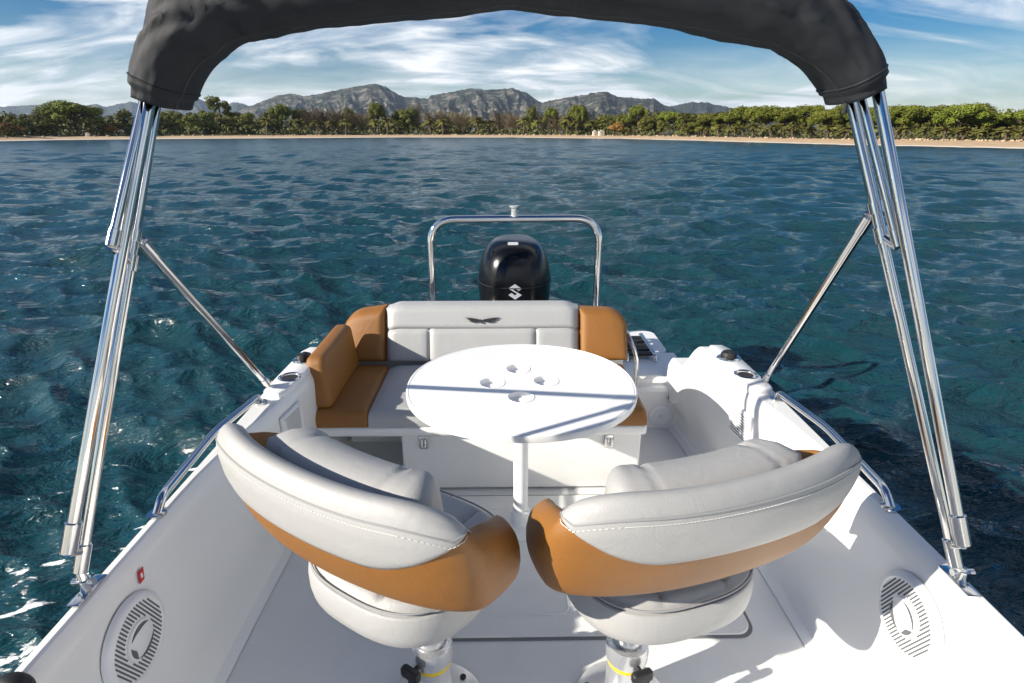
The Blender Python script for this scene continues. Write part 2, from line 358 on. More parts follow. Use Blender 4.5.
LM = dict(pine=leafmat('needles', (.080, .100, .010), (.165, .18, .020)), broad=leafmat('leaves', (.075, .092, .018), (.165, .16, .028)),
          palm=leafmat('fronds', (.10, .105, .02), (.20, .18, .04)), bare=leafmat('twigs', (.20, .155, .09), (.30, .235, .14)),
          dry=leafmat('dry_leaves', (.22, .11, .025), (.28, .16, .04)), scrub=leafmat('scrub_leaves', (.055, .065, .018), (.13, .12, .035)), bark=mat('bark', (.09, .065, .045), .9, var=.3, vscale=3))
def leaf_quads(bm, c, r, n, size, g, flat=1.0, shell=.55):
    for _ in range(n):
        v = Vector((g.gauss(0, 1), g.gauss(0, 1), g.gauss(0, 1))).normalized()*r*(shell+(1-shell)*g.random())
        v.z *= flat; p = Vector(c)+v
        nrm = (v.normalized()*1.0+Vector((g.gauss(0, .45), g.gauss(0, .45), g.gauss(.25, .45)))).normalized()
        a = nrm.orthogonal().normalized(); a.rotate(Matrix.Rotation(g.random()*6.28, 3, nrm)); b = nrm.cross(a); s = size*(.6+.8*g.random())
        bm.faces.new([bm.verts.new(p+a*s), bm.verts.new(p+b*s*.7), bm.verts.new(p-a*s), bm.verts.new(p-b*s*.7)])
def mesh_of(bm, m, name):
    me = bpy.data.meshes.new(name); bm.to_mesh(me); bm.free(); me.materials.append(m); return me
def limb(bm, p0, p1, r0, r1, g, n=4):
    pts = [Vector(p0).lerp(Vector(p1), i/n)+Vector((g.gauss(0, 1), g.gauss(0, 1), 0))*.03*(Vector(p1)-Vector(p0)).length*(0 < i < n) for i in range(n+1)]
    tube(bm, pts, [r0+(r1-r0)*i/n for i in range(n+1)], 6)
def tree_protos(kind, seed):
    """crown and trunk meshes of a tree of unit height"""
    g = random.Random(seed); c = bmesh.new(); t = bmesh.new()
    if kind == 'pine':
        limb(t, (0, 0, 0), (g.uniform(-.06, .06), 0, .55), .035, .022, g)
        for k in range(24):
            a = k*2.4+g.uniform(-.4, .4); rr = .43*sqrt((k+.5)/24); z = .50+.36*sqrt(max(0, 1-(rr/.48)**2))+g.uniform(-.07, .04)-(.16 if k % 4 == 3 else 0)
            p = Vector((rr*cos(a), rr*sin(a), z)); limb(t, (0, 0, .45), p, .016, .006, g, 3)
            leaf_quads(c, p, g.uniform(.115, .17), 300, .021, g, .8)
    elif kind == 'broad':
        limb(t, (0, 0, 0), (0, 0, .5), .03, .018, g)
        for k in range(20):
            a = k*2.4; rr = .36*sqrt((k+.5)/20); z = g.uniform(.25, .86); rr *= (1.1-abs(z-.45)*1.2)
            p = Vector((rr*cos(a), rr*sin(a), z)); limb(t, (0, 0, min(.4, z)), p, .012, .005, g, 3)
            leaf_quads(c, p, g.uniform(.10, .17), 190, .026, g, .95)
    elif kind == 'tall':
        limb(t, (0, 0, 0), (.02, 0, .8), .025, .012, g)
        for k in range(9):
            a = g.uniform(0, 6.28); rr = .13*sqrt(g.random()); z = g.uniform(.68, .92)
            p = Vector((rr*cos(a), rr*sin(a), z)); leaf_quads(c, p, g.uniform(.07, .11), 110, .022, g, .9)
    elif kind == 'palm':
        limb(t, (0, 0, 0), (g.uniform(-.03, .03), 0, .70), .045, .036, g, 5)
        for k in range(46):
            a = k*2.4+g.uniform(-.3, .3); e = g.uniform(-.5, 1.25); L = g.uniform(.30, .40); pr = None
            for i in range(8):
                f = i/7; q = Vector((cos(a)*L*f*cos(e)*(1+.1*f), sin(a)*L*f*cos(e)*(1+.1*f), .71+L*f*sin(e)-.30*f*f*L*1.4))
                side = Vector((-sin(a), cos(a), -.25))*(.040*sin(pi*min(1, f*.9+.12))+.004)
                cur = (q-side, q+Vector((0, 0, .012)), q+side)
                if pr:
                    for s0 in (0, 1):
                        c.faces.new([c.verts.new(x) for x in (pr[s0], pr[s0+1], cur[s0+1], cur[s0])])
                pr = cur
    elif kind == 'bare':
        limb(t, (0, 0, 0), (0, 0, .6), .018, .008, g)
        for k in range(170):
            z0 = g.uniform(.12, .62); a = g.uniform(0, 6.28); e = g.uniform(.9, 1.4); L = g.uniform(.2, .38)
            p0 = Vector((0, 0, z0))+Vector((cos(a), sin(a), 0))*g.uniform(0, .14); p1 = p0+Vector((cos(a)*cos(e), sin(a)*cos(e), sin(e)))*L
            s = Vector((-sin(a), cos(a), 0))*.006; s2 = Vector((cos(a), sin(a), 0))*.006
            for q in (s, s2): c.faces.new([c.verts.new(x) for x in (p0-q, p0+q, p1+q*.4, p1-q*.4)])
    elif kind == 'dry':
        limb(t, (0, 0, 0), (0, 0, .5), .04, .02, g)
        for k in range(8):
            a = g.uniform(0, 6.28); rr = .28*sqrt(g.random()); leaf_quads(c, (rr*cos(a), rr*sin(a), g.uniform(.35, .75)), .2, 90, .045, g, .9)
    return mesh_of(c, LM['broad' if kind == 'tall' else kind], kind+'_crown'), mesh_of(t, LM['bark'], kind+'_trunk')
PRO = {k: [tree_protos(k, 100*i+j) for j in range(n)] for i, (k, n) in enumerate([('pine', 4), ('broad', 4), ('tall', 1), ('palm', 3), ('bare', 3), ('dry', 2)])}
NAMES = dict(pine='pine_tree', broad='leafy_tree', tall='tall_tree', palm='palm_tree', bare='bare_tree', dry='autumn_tree')
def tree(kind, px, top, inland, width, label, group, basey=None):
    p = back(shore_at(px), inland); gz = ground_z(inland)
    tp = at(px, top, Y=p.y); h = tp.z-gz
    cm, tm = random.choice(PRO[kind])
    r = thing(NAMES[kind], label, 'tree', (p.x, p.y, gz), random.uniform(0, 6.28), group)
    wm = width/F*(Vector((p.x-CAM.x, p.y, 0)).dot(Vector((FW.x, FW.y, 0)).normalized()))*1.07
    unit = dict(pine=1.06, broad=.84, tall=.42, palm=.74, bare=.42, dry=.8)[kind]
    top_f = dict(pine=1.0, broad=1.0, tall=1.0, palm=1.0, bare=.97, dry=.93)[kind]
    r.scale = (wm/unit, wm/unit, h/top_f)
    for nm, me in (('crown', cm), ('trunk', tm)):
        o = bpy.data.objects.new(nm, me); COL.objects.link(o); o.parent = r
    return r
ORD = ['first', 'second', 'third', 'fourth', 'fifth', 'sixth', 'seventh', 'eighth', 'ninth', 'tenth', 'eleventh', 'twelfth', 'thirteenth', 'fourteenth', 'fifteenth', 'sixteenth', 'seventeenth', 'eighteenth', 'nineteenth', 'twentieth', 'twenty-first', 'twenty-second']
# the wood's left end
tree('pine', 77, 99.5, 24, 52, 'largest pine on the shore, broad dark dome beyond the left end of the beach', 'pines at the left end of the shore')
tree('pine', 8, 117, 32, 40, 'low pine cut by the left edge of the picture', 'pines at the left end of the shore')
tree('broad', 22, 112, 26, 26, 'dull green leafy tree left of the largest dark pine, nearer the picture edge', 'leafy trees on the shore')
tree('dry', 10, 121, 17, 24, 'low rusty brown bush tree at the far left of the beach', 'rusty trees on the shore')
tree('broad', 46, 110, 24, 22, 'leafy tree touching the left flank of the largest dark pine', 'leafy trees on the shore')
tree('dry', 113, 122.5, 17, 12, 'small orange brown round tree left of the left canopy pole bundle', 'rusty trees on the shore')
tree('broad', 101, 116, 20, 20, 'leafy tree at the right foot of the largest dark pine', 'leafy trees on the shore')
tree('tall', 222, 94.5, 30, 18, 'tall slender tree with a round top rising high right of the left canopy pole', 'tall trees on the shore')
tree('tall', 232, 99, 34, 9, 'thin small-topped tree just right of the tall slender one', 'tall trees on the shore')
for i, (x, y, wd) in enumerate([(131, 109, 26), (160, 114, 24), (176, 110, 26), (194, 112, 22), (208, 108, 24), (236, 108, 26), (250, 112, 18)]):
    tree('broad', x, y, 24+3*(i % 3), wd, f'{ORD[i]} dark leafy tree from the left canopy pole in the wood under the blue hills', 'dark leafy trees of the left wood')
for i, (x, y, wd) in enumerate([(284, 103, 20), (272, 110, 20), (303, 108, 16), (351, 105, 14), (379, 101.5, 18), (409, 107, 24), (400, 109, 14), (545, 108, 14), (549, 106, 12)][:7]):
    tree(['pine', 'broad'][i % 2], x, y, 30, wd, f'{ORD[i]} round green crowned tree from the left under the tallest mountain', 'round crowned trees under the mountain')
for i, (x, y, wd) in enumerate([(312, 106, 16), (325, 105, 20), (340, 106, 18), (352, 109, 16), (364, 110, 14), (418.5, 99, 6), (434, 108, 18), (449, 108, 20), (462, 109, 18), (500, 108, 16), (513, 110, 14), (545, 109, 18), (556, 111, 16), (583, 110, 12)]):
    lab = 'single tall thin bare poplar spire standing above the bare trees' if wd == 6 else f'{ORD[i]} pale leafless tree from the left in the row of bare trees behind the beach'
    tree('bare', x, y, 26+4*(i % 2), wd*1.15, lab, 'bare trees behind the beach')
for i, (x, y, wd) in enumerate([(268, 115, 16), (302, 116, 15), (318, 118, 13), (333, 118, 13), (347, 117, 15), (376, 117, 14), (388, 115, 16), (399, 118, 13), (431, 117, 15), (443, 117, 15), (478, 115, 17), (490, 117, 14), (524, 115, 14), (537, 118, 12), (567, 114, 17), (576, 118, 12), (590, 119, 13)]):
    tree('palm', x, y, 17+(i % 3)*2, wd, f'{ORD[i]} palm from the left in the row behind the middle of the beach', 'palms behind the middle of the beach')
for i, (x, y, wd) in enumerate([(531, 105, 12), (551, 106, 15), (572, 103.5, 18), (580, 104, 12), (604, 113, 24), (637, 104, 20), (620, 111, 18), (628, 116, 18), (652, 110, 20), (668, 110, 24), (686, 112, 24)]):
    tree(['broad', 'pine'][i % 2], x, y, 26, wd*1.1, f'{ORD[i]} green tree counted from above the outboard engine towards the right', 'green trees right of the engine')
for i, (x, y, wd) in enumerate([(616, 121, 14), (646, 116, 18), (700, 120, 14), (662, 120, 14), (690, 121, 14)]):
    tree('dry' if i == 0 else 'broad', x, y, 18, wd, ['yellowish low tree beside the white beach hut', 'low yellow green tree before the right ridge', 'low shrubby tree where the sand begins to widen', 'low round tree between the hut and the wide sand', 'low tree at the foot of the small right ridge'][i], 'low trees on the right shore')
for i, (x, y, wd) in enumerate([(706, 113, 26), (727, 109, 28), (742, 106, 30), (762, 103.5, 34), (782, 103, 36), (802, 104, 34), (822, 106, 30), (840, 104, 30), (864, 104, 30), (893, 101, 36), (915, 105, 34), (932, 102, 40), (953, 104, 40), (975, 110, 40), (1000, 110, 34), (1020, 108, 40), (1050, 105, 50), (965, 103, 30), (890, 108, 30)]):
    tree('pine', x, y-.5+[0, 2.5, -1, 1.5, 3][i % 5], 20+(i % 3)*4, wd*1.08, f'{ORD[i]} stone pine with a rounded bright crown, counted rightward along the right shore', 'stone pines on the right shore')
for i, (x, y, wd) in enumerate([(703, 124, 16), (718, 122, 15), (734, 124, 16), (751, 121, 18), (770, 122, 18), (790, 122, 18), (808, 124, 17), (826, 122, 18), (845, 124, 17), (872, 123, 18), (902, 124, 20), (922, 125, 18), (941, 123, 22), (960, 125, 20), (982, 126, 22), (1003, 124, 22), (1020, 126, 22)]):
    tree('palm', x, y+1, 14+(i % 3), wd, f'{ORD[i]} low palm from the left at the foot of the pines on the right shore', 'low palms under the right pines')
# undergrowth: a mass of scrub behind the whole beach
bm = bmesh.new(); g = random.Random(4)
for i in range(900):
    px = g.uniform(-300, 1300); p = back(shore_at(px), g.uniform(15, 42)); d = Vector((p.x, p.y)).length; k = g.random()
    h = (.010+.020*g.random())*d*.55
    z = .5+g.random()*h*.6
    leaf_quads(bm, (p.x, p.y, z), h*.75, 34, h*.16, g, .9)
o = link('undergrowth', mesh_of(bm, LM['scrub'], 'undergrowth'), None, smooth=False); o['kind'] = 'stuff'
bm = bmesh.new()
for i in range(420):       # wood filling in behind
    px = g.uniform(-300, 1300); p = back(shore_at(px), g.uniform(45, 90)); d = Vector((p.x, p.y)).length
    h = g.uniform(.6, 1.0)*d*(.030 if 260 < px < 690 else .033)
    for q in range(4): leaf_quads(bm, (p.x+g.uniform(-1, 1)*h*.4, p.y, 1+h*g.uniform(.15, .8)), h*.28, 40, h*.07, g, .9)
o = link('far_wood', mesh_of(bm, LM['broad'], 'far_wood'), None, smooth=False); o['kind'] = 'stuff'
# beach stones and driftwood along the top of the sand
bm = bmesh.new()
for i in range(620):
    px = g.uniform(-40, 1080)
    if px < 380 and g.random() < .5: continue
    p = back(shore_at(px), g.uniform(11.5, 16)); s = g.uniform(.10, .32)*(1 if px < 700 else .75)
    mt = Matrix.Translation((p.x, p.y, ground_z(13)+s*.25)) @ Matrix.Rotation(g.random()*6, 4, 'Z') @ Matrix.Diagonal((s*g.uniform(.8, 1.8), s, s*g.uniform(.6, 1.3), 1))
    r = bmesh.ops.create_icosphere(bm, subdivisions=1, radius=1, matrix=mt)
    for v in r['verts']: v.co += Vector((g.uniform(-1, 1), g.uniform(-1, 1), g.uniform(-1, 1)))*s*.15
M['stone'] = mat('beach_stone', (.42, .31, .2), .95, var=.3, vscale=.4)
o = obj('beach_stones', bm, M['stone'], smooth=False); o['kind'] = 'stuff'
M['hutwall'] = mat('limewash', (.55, .50, .43), .9, var=.15, vscale=1)
def hut(px, wpx, hpx, label, name='beach_hut'):
    p = back(shore_at(px), 13); d = p.y; s = d/F*1.06; W = wpx*s/2; H = hpx*s
    r = thing(name, label, 'hut', (p.x, p.y, ground_z(13)), .15, 'white beach huts')
    bm = bmesh.new(); box(bm, (-W, -W*.8, -.3), (W, W*.8, H*.72), .03); obj('wall', bm, M['hutwall'], r)
    bm = bmesh.new(); loft(bm, [[(x, y*W*.9, z) for x, z in ((-W*1.1, H*.72), (0, H), (W*1.1, H*.72))] for y in (-1, 1)]); obj('roof', bm, M['hutwall'], r, smooth=False)
    bm = bmesh.new(); box(bm, (-W*.25, -W*.8-.03, 0), (W*.25, -W*.8+.02, H*.55)); obj('door', bm, M['stone'], r, smooth=False)
hut(601, 5, 4.6, 'larger white hut at the top of the beach, right of the engine'); hut(594.5, 3.6, 4.6, 'narrow white hut just left of the larger white hut')
hut(89, 3, 3.4, 'small white hut under the largest dark pine on the left shore')
# air between here and the hills
bm = bmesh.new(); box(bm, (-5200, -300, -3), (5200, 5600, 330))
mh = bpy.data.materials.new('air'); mh.use_nodes = True; nt = mh.node_tree; nt.nodes.clear()
oo = N(nt, 'ShaderNodeOutputMaterial'); pv = N(nt, 'ShaderNodeVolumePrincipled'); pv.inputs['Color'].default_value = (.62, .78, 1, 1); pv.inputs['Density'].default_value = 7.5e-5; pv.inputs['Anisotropy'].default_value = .2
nt.links.new(pv.outputs[0], oo.inputs['Volume'])
hz = obj('haze', bm, mh, smooth=False); hz['kind'] = 'stuff'
M['slot'] = mat('grille_shadow', (.11, .115, .125), .8)
# ------------------------------------------------------------------ boat
G = .62                                                     # gunwale height above the cockpit floor
boat = thing('motor_boat', 'white open motor boat seen from its helm looking aft over the cockpit', 'boat')
def half(y): return interp(y, [-3.2, -2.4, -1.4, -.4, .6, 1.6, 2.4, 2.75, 3.1], [.35, .72, .98, 1.07, 1.10, 1.107, 1.115, 1.10, 1.07])
ys = list(np.linspace(-3.2, 2.6, 59))+list(np.linspace(2.65, 3.1, 12))
def drop(y): return .205*sstep(2.74, 3.0, y)
def WD(y): return .047+.10*sstep(1.5, 2.5, y)
# liner: gunwale cap, inner walls
bm = bmesh.new()
for s in (-1, 1):
    rows = []
    for y in ys:
        h = half(y); wdt = WD(y)
        prof = [(h+.0, G-.05), (h+.010, G-.03), (h+.009, G-.012), (h-.001, G-.001), (h-.007, G+.001), (h-.011, G+.004), (h-.015, G+.016), (h-.021, G+.020), (h-wdt+.012, G+.020),
                (h-wdt+.004, G+.016), (h-wdt-.004, G+.004), (h-wdt-.014, G-.02), (h-wdt-.017, G-.06), (h-wdt-.02, .36), (h-.047-.3*(wdt-.047)-.018, .14), (h-.047-.25*(wdt-.047)-.026, .05), (h-.047-.25*(wdt-.047)-.045, .015), (h-.047-.25*(wdt-.047)-.08, .003)]
        rows.append([(s*x, y, z-drop(y)*sstep(.0, .5, z)) for x, z in prof])
    loft(bm, rows, ringclosed=False)
liner = obj('cockpit_wall', bm, M['gel'], boat, angle=26)
# hull outside
bm = bmesh.new(); rows = []
for y in ys:
    h = half(y); k = 1-.0*y
    pr = [(h, G-.048-drop(y)), (h+.01, G-.10-drop(y)), (h-.02, G-.12-drop(y)), (h-.06, .1), (h-.12, -.25), (h*.5, -.42), (0, -.55)]
    rows.append([(x, y, z) for x, z in pr]+[(-x, y, z) for x, z in pr[-2::-1]])
loft(bm, rows, ringclosed=False); hull = obj('hull', bm, M['gel'], boat, angle=45)
# floor
bm = bmesh.new(); rows = []
for y in np.linspace(-3.2, 3.12, 40): rows.append([(x, y, 0) for x in np.linspace(-(half(y)-.12), half(y)-.12, 9)])
loft(bm, rows, ringclosed=False); sole = obj('cockpit_floor', bm, M['sole'], boat)
def rrect(x0, y0, x1, y1, r, n=6):
    out_ = []
    for cx, cy, a0 in ((x1-r, y1-r, 0), (x0+r, y1-r, 90), (x0+r, y0+r, 180), (x1-r, y0+r, 270)):
        for k in range(n+1): a = R(a0+90*k/n); out_.append((cx+r*cos(a), cy+r*sin(a)))
    return out_
I4 = Matrix.Identity(4)
hatch_lo, hatch_hi = (-.55, 1.53), (.82, 2.36)
bm = bmesh.new(); prism(bm, rrect(hatch_lo[0]-.012, hatch_lo[1]-.012, hatch_hi[0]+.012, hatch_hi[1]+.012, .06), I4, .0005, .0035)
hatch_gap = obj('hatch_gasket', bm, M['groove'], boat)
bm = bmesh.new(); pl = rrect(*hatch_lo, *hatch_hi, .055)
cx, cy = (hatch_lo[0]+hatch_hi[0])/2, (hatch_lo[1]+hatch_hi[1])/2
loft(bm, [[(cx+(x-cx)*f, cy+(y-cy)*f, z) for x, y in pl] for f, z in ((1, .001), (1, .006), (.994, .010))])
hatch = obj('floor_hatch', bm, M['sole'], boat)
hatch['label'] = 'wide floor hatch panel outlined by a dark seam'
bm = bmesh.new()
for x0, x1 in ((-.40, .18), (.22, .70)):
    pl = rrect(x0, 1.62, x1, 2.26, .05); pl2 = rrect(x0+.012, 1.632, x1-.012, 2.248, .042)
    vr = [[bm.verts.new((x, y, z)) for x, y in p] for p, z in ((pl, .0102), (rrect(x0+.004, 1.624, x1-.004, 2.256, .047), .0125), (rrect(x0+.008, 1.628, x1-.008, 2.252, .044), .0125), (pl2, .0102))]
    loft_faces(bm, vr)
o = obj('moulded_rim', bm, M['sole'], hatch)
# ---- aft: transom steps, swim platform
bm = bmesh.new(); prism(bm, [(y, z) for y, z in ((3.04, -.3), (3.04, .245), (3.055, .26), (3.10, .26), (3.11, .27), (3.115, .295), (3.13, .31), (3.50, .31), (3.52, .295), (3.52, -.3))], Matrix(((0, 0, 1, 0), (1, 0, 0, 0), (0, 1, 0, 0), (0, 0, 0, 1))), -1.06, 1.06)
transom = obj('transom_step', bm, M['gel'], boat, angle=30)
bm = bmesh.new()
for a in (1,):
    pass
prism(bm, rrect(.72, 3.55, 1.04, 4.0, .07), I4, .20, .29); swim = obj('swim_platform', bm, M['gel'], boat, angle=30)
bm = bmesh.new(); prism(bm, rrect(-1.04, 3.55, -.55, 4.0, .07), I4, .20, .29); swim = obj('swim_platform', bm, M['gel'], boat, angle=30)
bm = bmesh.new()
for k in range(5): box(bm, (.73, 3.40+.075*k, .325), (.89, 3.445+.075*k, .345), .006, 2)
lad = obj('boarding_ladder', bm, M['rubber'], boat)
bm = bmesh.new()
for x in (.72, .90):
    bm = bmesh.new(); tube(bm, bend([(x, 3.36, .31), (x, 3.37, .345), (x, 3.78, .345), (x, 3.80, .29)], .03), .014); obj('ladder_rail', bm, M['steel'], lad)
# stern quarter mouldings, both sides
for s in (-1, 1):
    # raised coaming pad carrying the cup holder
    bm = bmesh.new(); pl = [(.985, 2.20), (1.01, 2.17), (1.065, 2.17), (1.085, 2.20), (1.075, 2.66), (1.05, 2.72), (.99, 2.72), (.972, 2.68), (.968, 2.4)]
    c = (1.03, 2.45); loft(bm, [[(s*(c[0]+(x-c[0])*f), c[1]+(y-c[1])*(1-(1-f)*.4), z) for x, y in pl] for f, z in ((1.0, G+.015), (1.0, G+.034), (.95, G+.041), (.9, G+.043))])
    obj('coaming_pad', bm, M['gel'], boat, angle=35)
    # cup holder
    y = 2.33; x = s*1.018; z0 = G+.043
    bm = bmesh.new(); lathe(bm, [(.047, 0), (.051, .004), (.046, .007), (.041, .004), (.040, -.004), (.038, -.07), (.0, -.07)], Matrix.Translation((x, y, z0)), cap=False)
    ch = obj('cup_holder', bm, M['steel'], boat)
    bm = bmesh.new(); cyl(bm, (x, y), .034, z0-.002, z0+.0005); obj('cup_well', bm, M['dark'], ch)
    # rod holder with black cap
    y = 2.53; x = s*1.016
    bm = bmesh.new(); lathe(bm, [(.058, 0), (.056, .006), (.05, .009), (.035, .009), (0, .009)], Matrix.Translation((x, y, z0)) @ Matrix.Diagonal((1, .8, 1, 1)), cap=False)
    rh = obj('rod_holder', bm, M['steel'], boat)
    bm = bmesh.new(); lathe(bm, [(.036, .008), (.038, .02), (.03, .032), (.012, .036), (0, .036)], Matrix.Translation((x, y, z0)), cap=False); box(bm, (x-.012, y-.045, z0+.01), (x+.012, y+.02, z0+.04), .006, 2)
    obj('cap', bm, M['rubber'], rh)
    # grab rail
    bm = bmesh.new(); hx = lambda y: s*(half(y)-.024)
    z = G+.02; yt, yb = (2.13, 1.42)
    tube(bm, bend([(hx(yt)-s*.02, yt-.005, z), (hx(yt)-s*.02, yt-.02, z+.036), (hx(1.80)+s*.012, 1.80, z+.046), (hx(yb), yb+.02, z+.036), (hx(yb), yb-.02, z)], .05, 10), .0135, 16)
    rail = obj('grab_rail', bm, M['steel'], boat)
    for q in ((hx(yt)-s*.02, yt-.005), (hx(yb), yb-.02)):
        bm = bmesh.new(); cyl(bm, q, .026, z-.001, z+.006); obj('flange', bm, M['steel'], rail)
# ---- wall fittings
def wall_frame(s, y, z):
    xw = s*(half(y)-WD(y)-.021)
    k = (WD(y+.05)-WD(y-.05)-half(y+.05)+half(y-.05))/.1
    return frame((xw, y, z), (-s, -k, .0), (0, 1, 0))
for s, (y, z) in ((-1, (1.135, .448)), (1, (1.175, .452))):
    mw = wall_frame(s, y, z)
    bm = bmesh.new(); lathe(bm, [(.119, 0), (.118, .010), (.111, .018), (.102, .021), (.099, .017), (0, .016)], mw, 48, cap=False)
    sp = obj('speaker', bm, M['white'], boat)
    bm = bmesh.new()
    for k in range(-10, 11):
        v = k*.0090; L = sqrt(.097**2-v*v)
        segs = [(-L, L)] if abs(v) > .055 else [(-L, -sqrt(.055**2-v*v)-.004), (sqrt(.055**2-v*v)+.004, L)]
        for a, b in segs:
            mm_ = mw @ Matrix.Rotation(R(-62 if s < 0 else -118), 4, 'Z')
            prism(bm, [(a, v-.0021), (b, v-.0021), (b, v+.0021), (a, v+.0021)], mm_, .0165, .0178)
    obj('grille_slot', bm, M['slot'], sp, smooth=False)
    bm = bmesh.new(); lathe(bm, [(.053, .0165), (.051, .022), (.046, .0245), (0, .026)], mw, 40, cap=False); cap_ = obj('tweeter_cap', bm, M['white'], sp)
    mm_ = mw @ Matrix.Rotation(R(-62 if s < 0 else -118), 4, 'Z')
    for a0, a1, th in ((100, 205, .012), (-62, 40, .007), (225, 292, .014)):
        n = 18; an = [R(a0+(a1-a0)*k/(n-1)) for k in range(n)]
        po = [(.045*cos(t), .045*sin(t)) for t in an]+[((.045-th*sin(pi*k/(n-1)))*cos(an[k]), (.045-th*sin(pi*k/(n-1)))*sin(an[k])) for k in range(n-2, 0, -1)]
        bm = bmesh.new(); prism(bm, po, mm_, .020, .0268); obj('tweeter_slot', bm, M['slot'], cap_, smooth=False)
for s, (y, z) in ((-1, (2.165, .52)), (1, (2.195, .49))):
    mw = wall_frame(s, y, z)
    bm = bmesh.new(); pl = rrect(-.085, -.07, .085, .07, .012); loft(bm, [[mw @ Vector((x*f, yy*f, t)) for x, yy in pl] for f, t in ((1, -.002), (1, .006), (.95, .011))])
    vt = obj('air_vent', bm, M['white'], boat, angle=30)
    bm = bmesh.new()
    for k in range(9): prism(bm, [(-.058, -.050+.0125*k-.002), (.058, -.050+.0125*k-.002), (.058, -.050+.0125*k+.002), (-.058, -.050+.0125*k+.002)], mw, .0105, .012)
    obj('vent_slot', bm, M['groove'], vt, smooth=False)
    for q in ((-.072, -.056), (.072, -.056), (-.072, .056), (.072, .056)):
        bm = bmesh.new(); prism(bm, [(q[0]+.004*cos(a), q[1]+.004*sin(a)) for a in np.linspace(0, 2*pi, 11)[:-1]], mw, .010, .0125); obj('screw', bm, M['alu'], vt, smooth=False)
mw = wall_frame(-1, 1.222, .578)
bm = bmesh.new(); prism(bm, [(-.013, -.017), (.007, -.017), (.013, .017), (-.007, .017)], mw, -.001, .0012); stk = obj('warning_sticker', bm, M['red'], boat, smooth=False); stk['label'] = 'small red diamond sticker above the speaker'
bm = bmesh.new(); prism(bm, rrect(-.004, -.007, .004, .007, .002), mw, .001, .0018); obj('sticker_mark', bm, M['white'], stk, smooth=False)
# round inspection plate and drain in the aft riser
bm = bmesh.new(); mw = frame((.87, 3.038, .085), (0, -1, 0)); lathe(bm, [(.072, -.002), (.072, .006), (.066, .010), (.05, .010), (.047, .007), (0, .007)], mw, 40, cap=False)
o = obj('inspection_plate', bm, M['white'], boat); bm = bmesh.new(); lathe(bm, [(.010, .006), (.010, .012), (0, .012)], mw, 16, cap=False); obj('plate_screw', bm, M['alu'], o)
bm = bmesh.new(); mw = frame((.92, 3.038, .205), (0, -1, 0)); lathe(bm, [(.035, -.002), (.033, .006), (.02, .006), (.018, .001), (0, .001)], mw @ Matrix.Diagonal((1.0, .62, 1, 1)), 24, cap=False); o = obj('deck_filler', bm, M['steel'], boat)
bm = bmesh.new(); lathe(bm, [(.019, .001), (.015, .007), (0, .007)], mw, 16, cap=False); obj('filler_cap', bm, M['rubber'], o)
# handrail beside the bench
bm = bmesh.new(); tube(bm, bend([(.715, 3.08, .26), (.71, 3.08, .46), (.665, 3.12, .56), (.655, 3.30, .60), (.655, 3.40, .31)], .06), .013); hr = obj('hand_rail', bm, M['steel'], boat)
# ------------------------------------------------------------------ bench
bench = thing('cockpit_bench', 'grey and tan padded stern bench with a winged emblem on its backrest', 'bench', (0, 0, 0))
bm = bmesh.new(); box(bm, (-.565, 2.42, .0115), (.60, 3.08, .325), .012); obj('locker', bm, M['gel'], bench, angle=50)
bm = bmesh.new(); box(bm, (-1.00, 2.385, .325), (.615, 3.10, .375), .015); box(bm, (-1.0, 2.39, .36), (-.965, 3.10, .56), .012); obj('seat_base', bm, M['gel'], bench, angle=50)
bm = bmesh.new(); box(bm, (-.95, 3.10, .02), (.64, 3.165, .68), .02); obj('back_panel', bm, M['gel'], bench, angle=50)
def cushion(bm, lo, hi, bev): return box(bm, lo, hi, bev, 5)
def pad_mesh(x0, x1, z0, z1, depth, yf, lean, grooves=(), hgroove=None, n=(40, 30), corner=.03, crown=0.012, drop=lambda u: 0):
    """soft upholstered panel facing -Y: front surface with grooves, rounded edges, closed back"""
    bm = bmesh.new(); us = sorted(set(list(np.linspace(0, 1, n[0]))+[q+d for q in grooves for d in (-.008, 0, .008)])); vsx = sorted(set(list(np.linspace(0, 1, n[1]))+([hgroove-.02, hgroove, hgroove+.02] if hgroove else [])))
    W, H = x1-x0, z1-z0
    def edge(t, L):
        d = min(t, 1-t)*L; return 0 if d >= corner else corner-sqrt(max(0, corner**2-(corner-d)**2))
    fr = []
    for v in vsx:
        row = []
        for u in us:
            off = max(edge(u, W), edge(v, H)); off -= crown*sin(pi*u)**.5*sin(pi*v)**.5
            if hgroove is None or v < hgroove:
                for q in grooves: off += .014*exp(-((u-q)*W/.008)**2)
            if hgroove: off += .014*exp(-((v-hgroove)*H/.008)**2)
            zt = z0+(H-drop(u))*v
            row.append((x0+W*u, yf+lean*v+off, zt))
        fr.append(row)
    vf = [[bm.verts.new(p) for p in row] for row in fr]
    loft_faces(bm, vf, False)
    vb = [[bm.verts.new((x0+W*u, yf+lean*v+depth, z0+(H-drop(u))*v)) for u in us] for v in vsx]; loft_faces(bm, vb, False)
    nb, na = len(vsx), len(us)
    for j in range(nb-1):
        for i in (0, na-1): bm.faces.new((vf[j][i], vf[j+1][i], vb[j+1][i], vb[j][i]))
    for i in range(na-1):
        for j in (0, nb-1): bm.faces.new((vf[j][i], vf[j][i+1], vb[j][i+1], vb[j][i]))
    return bm
bp = obj('back_cushion', pad_mesh(-.735, .362, .455, .765, .10, 2.985, .10, (.225, .775), .60, drop=lambda u: .022*(sstep(.07, 0, u)+sstep(.93, 1, u)) if 0 else .022*(1-sstep(0, .07, u))+.022*sstep(.93, 1, u)), M['bgrey'], bench, angle=60)
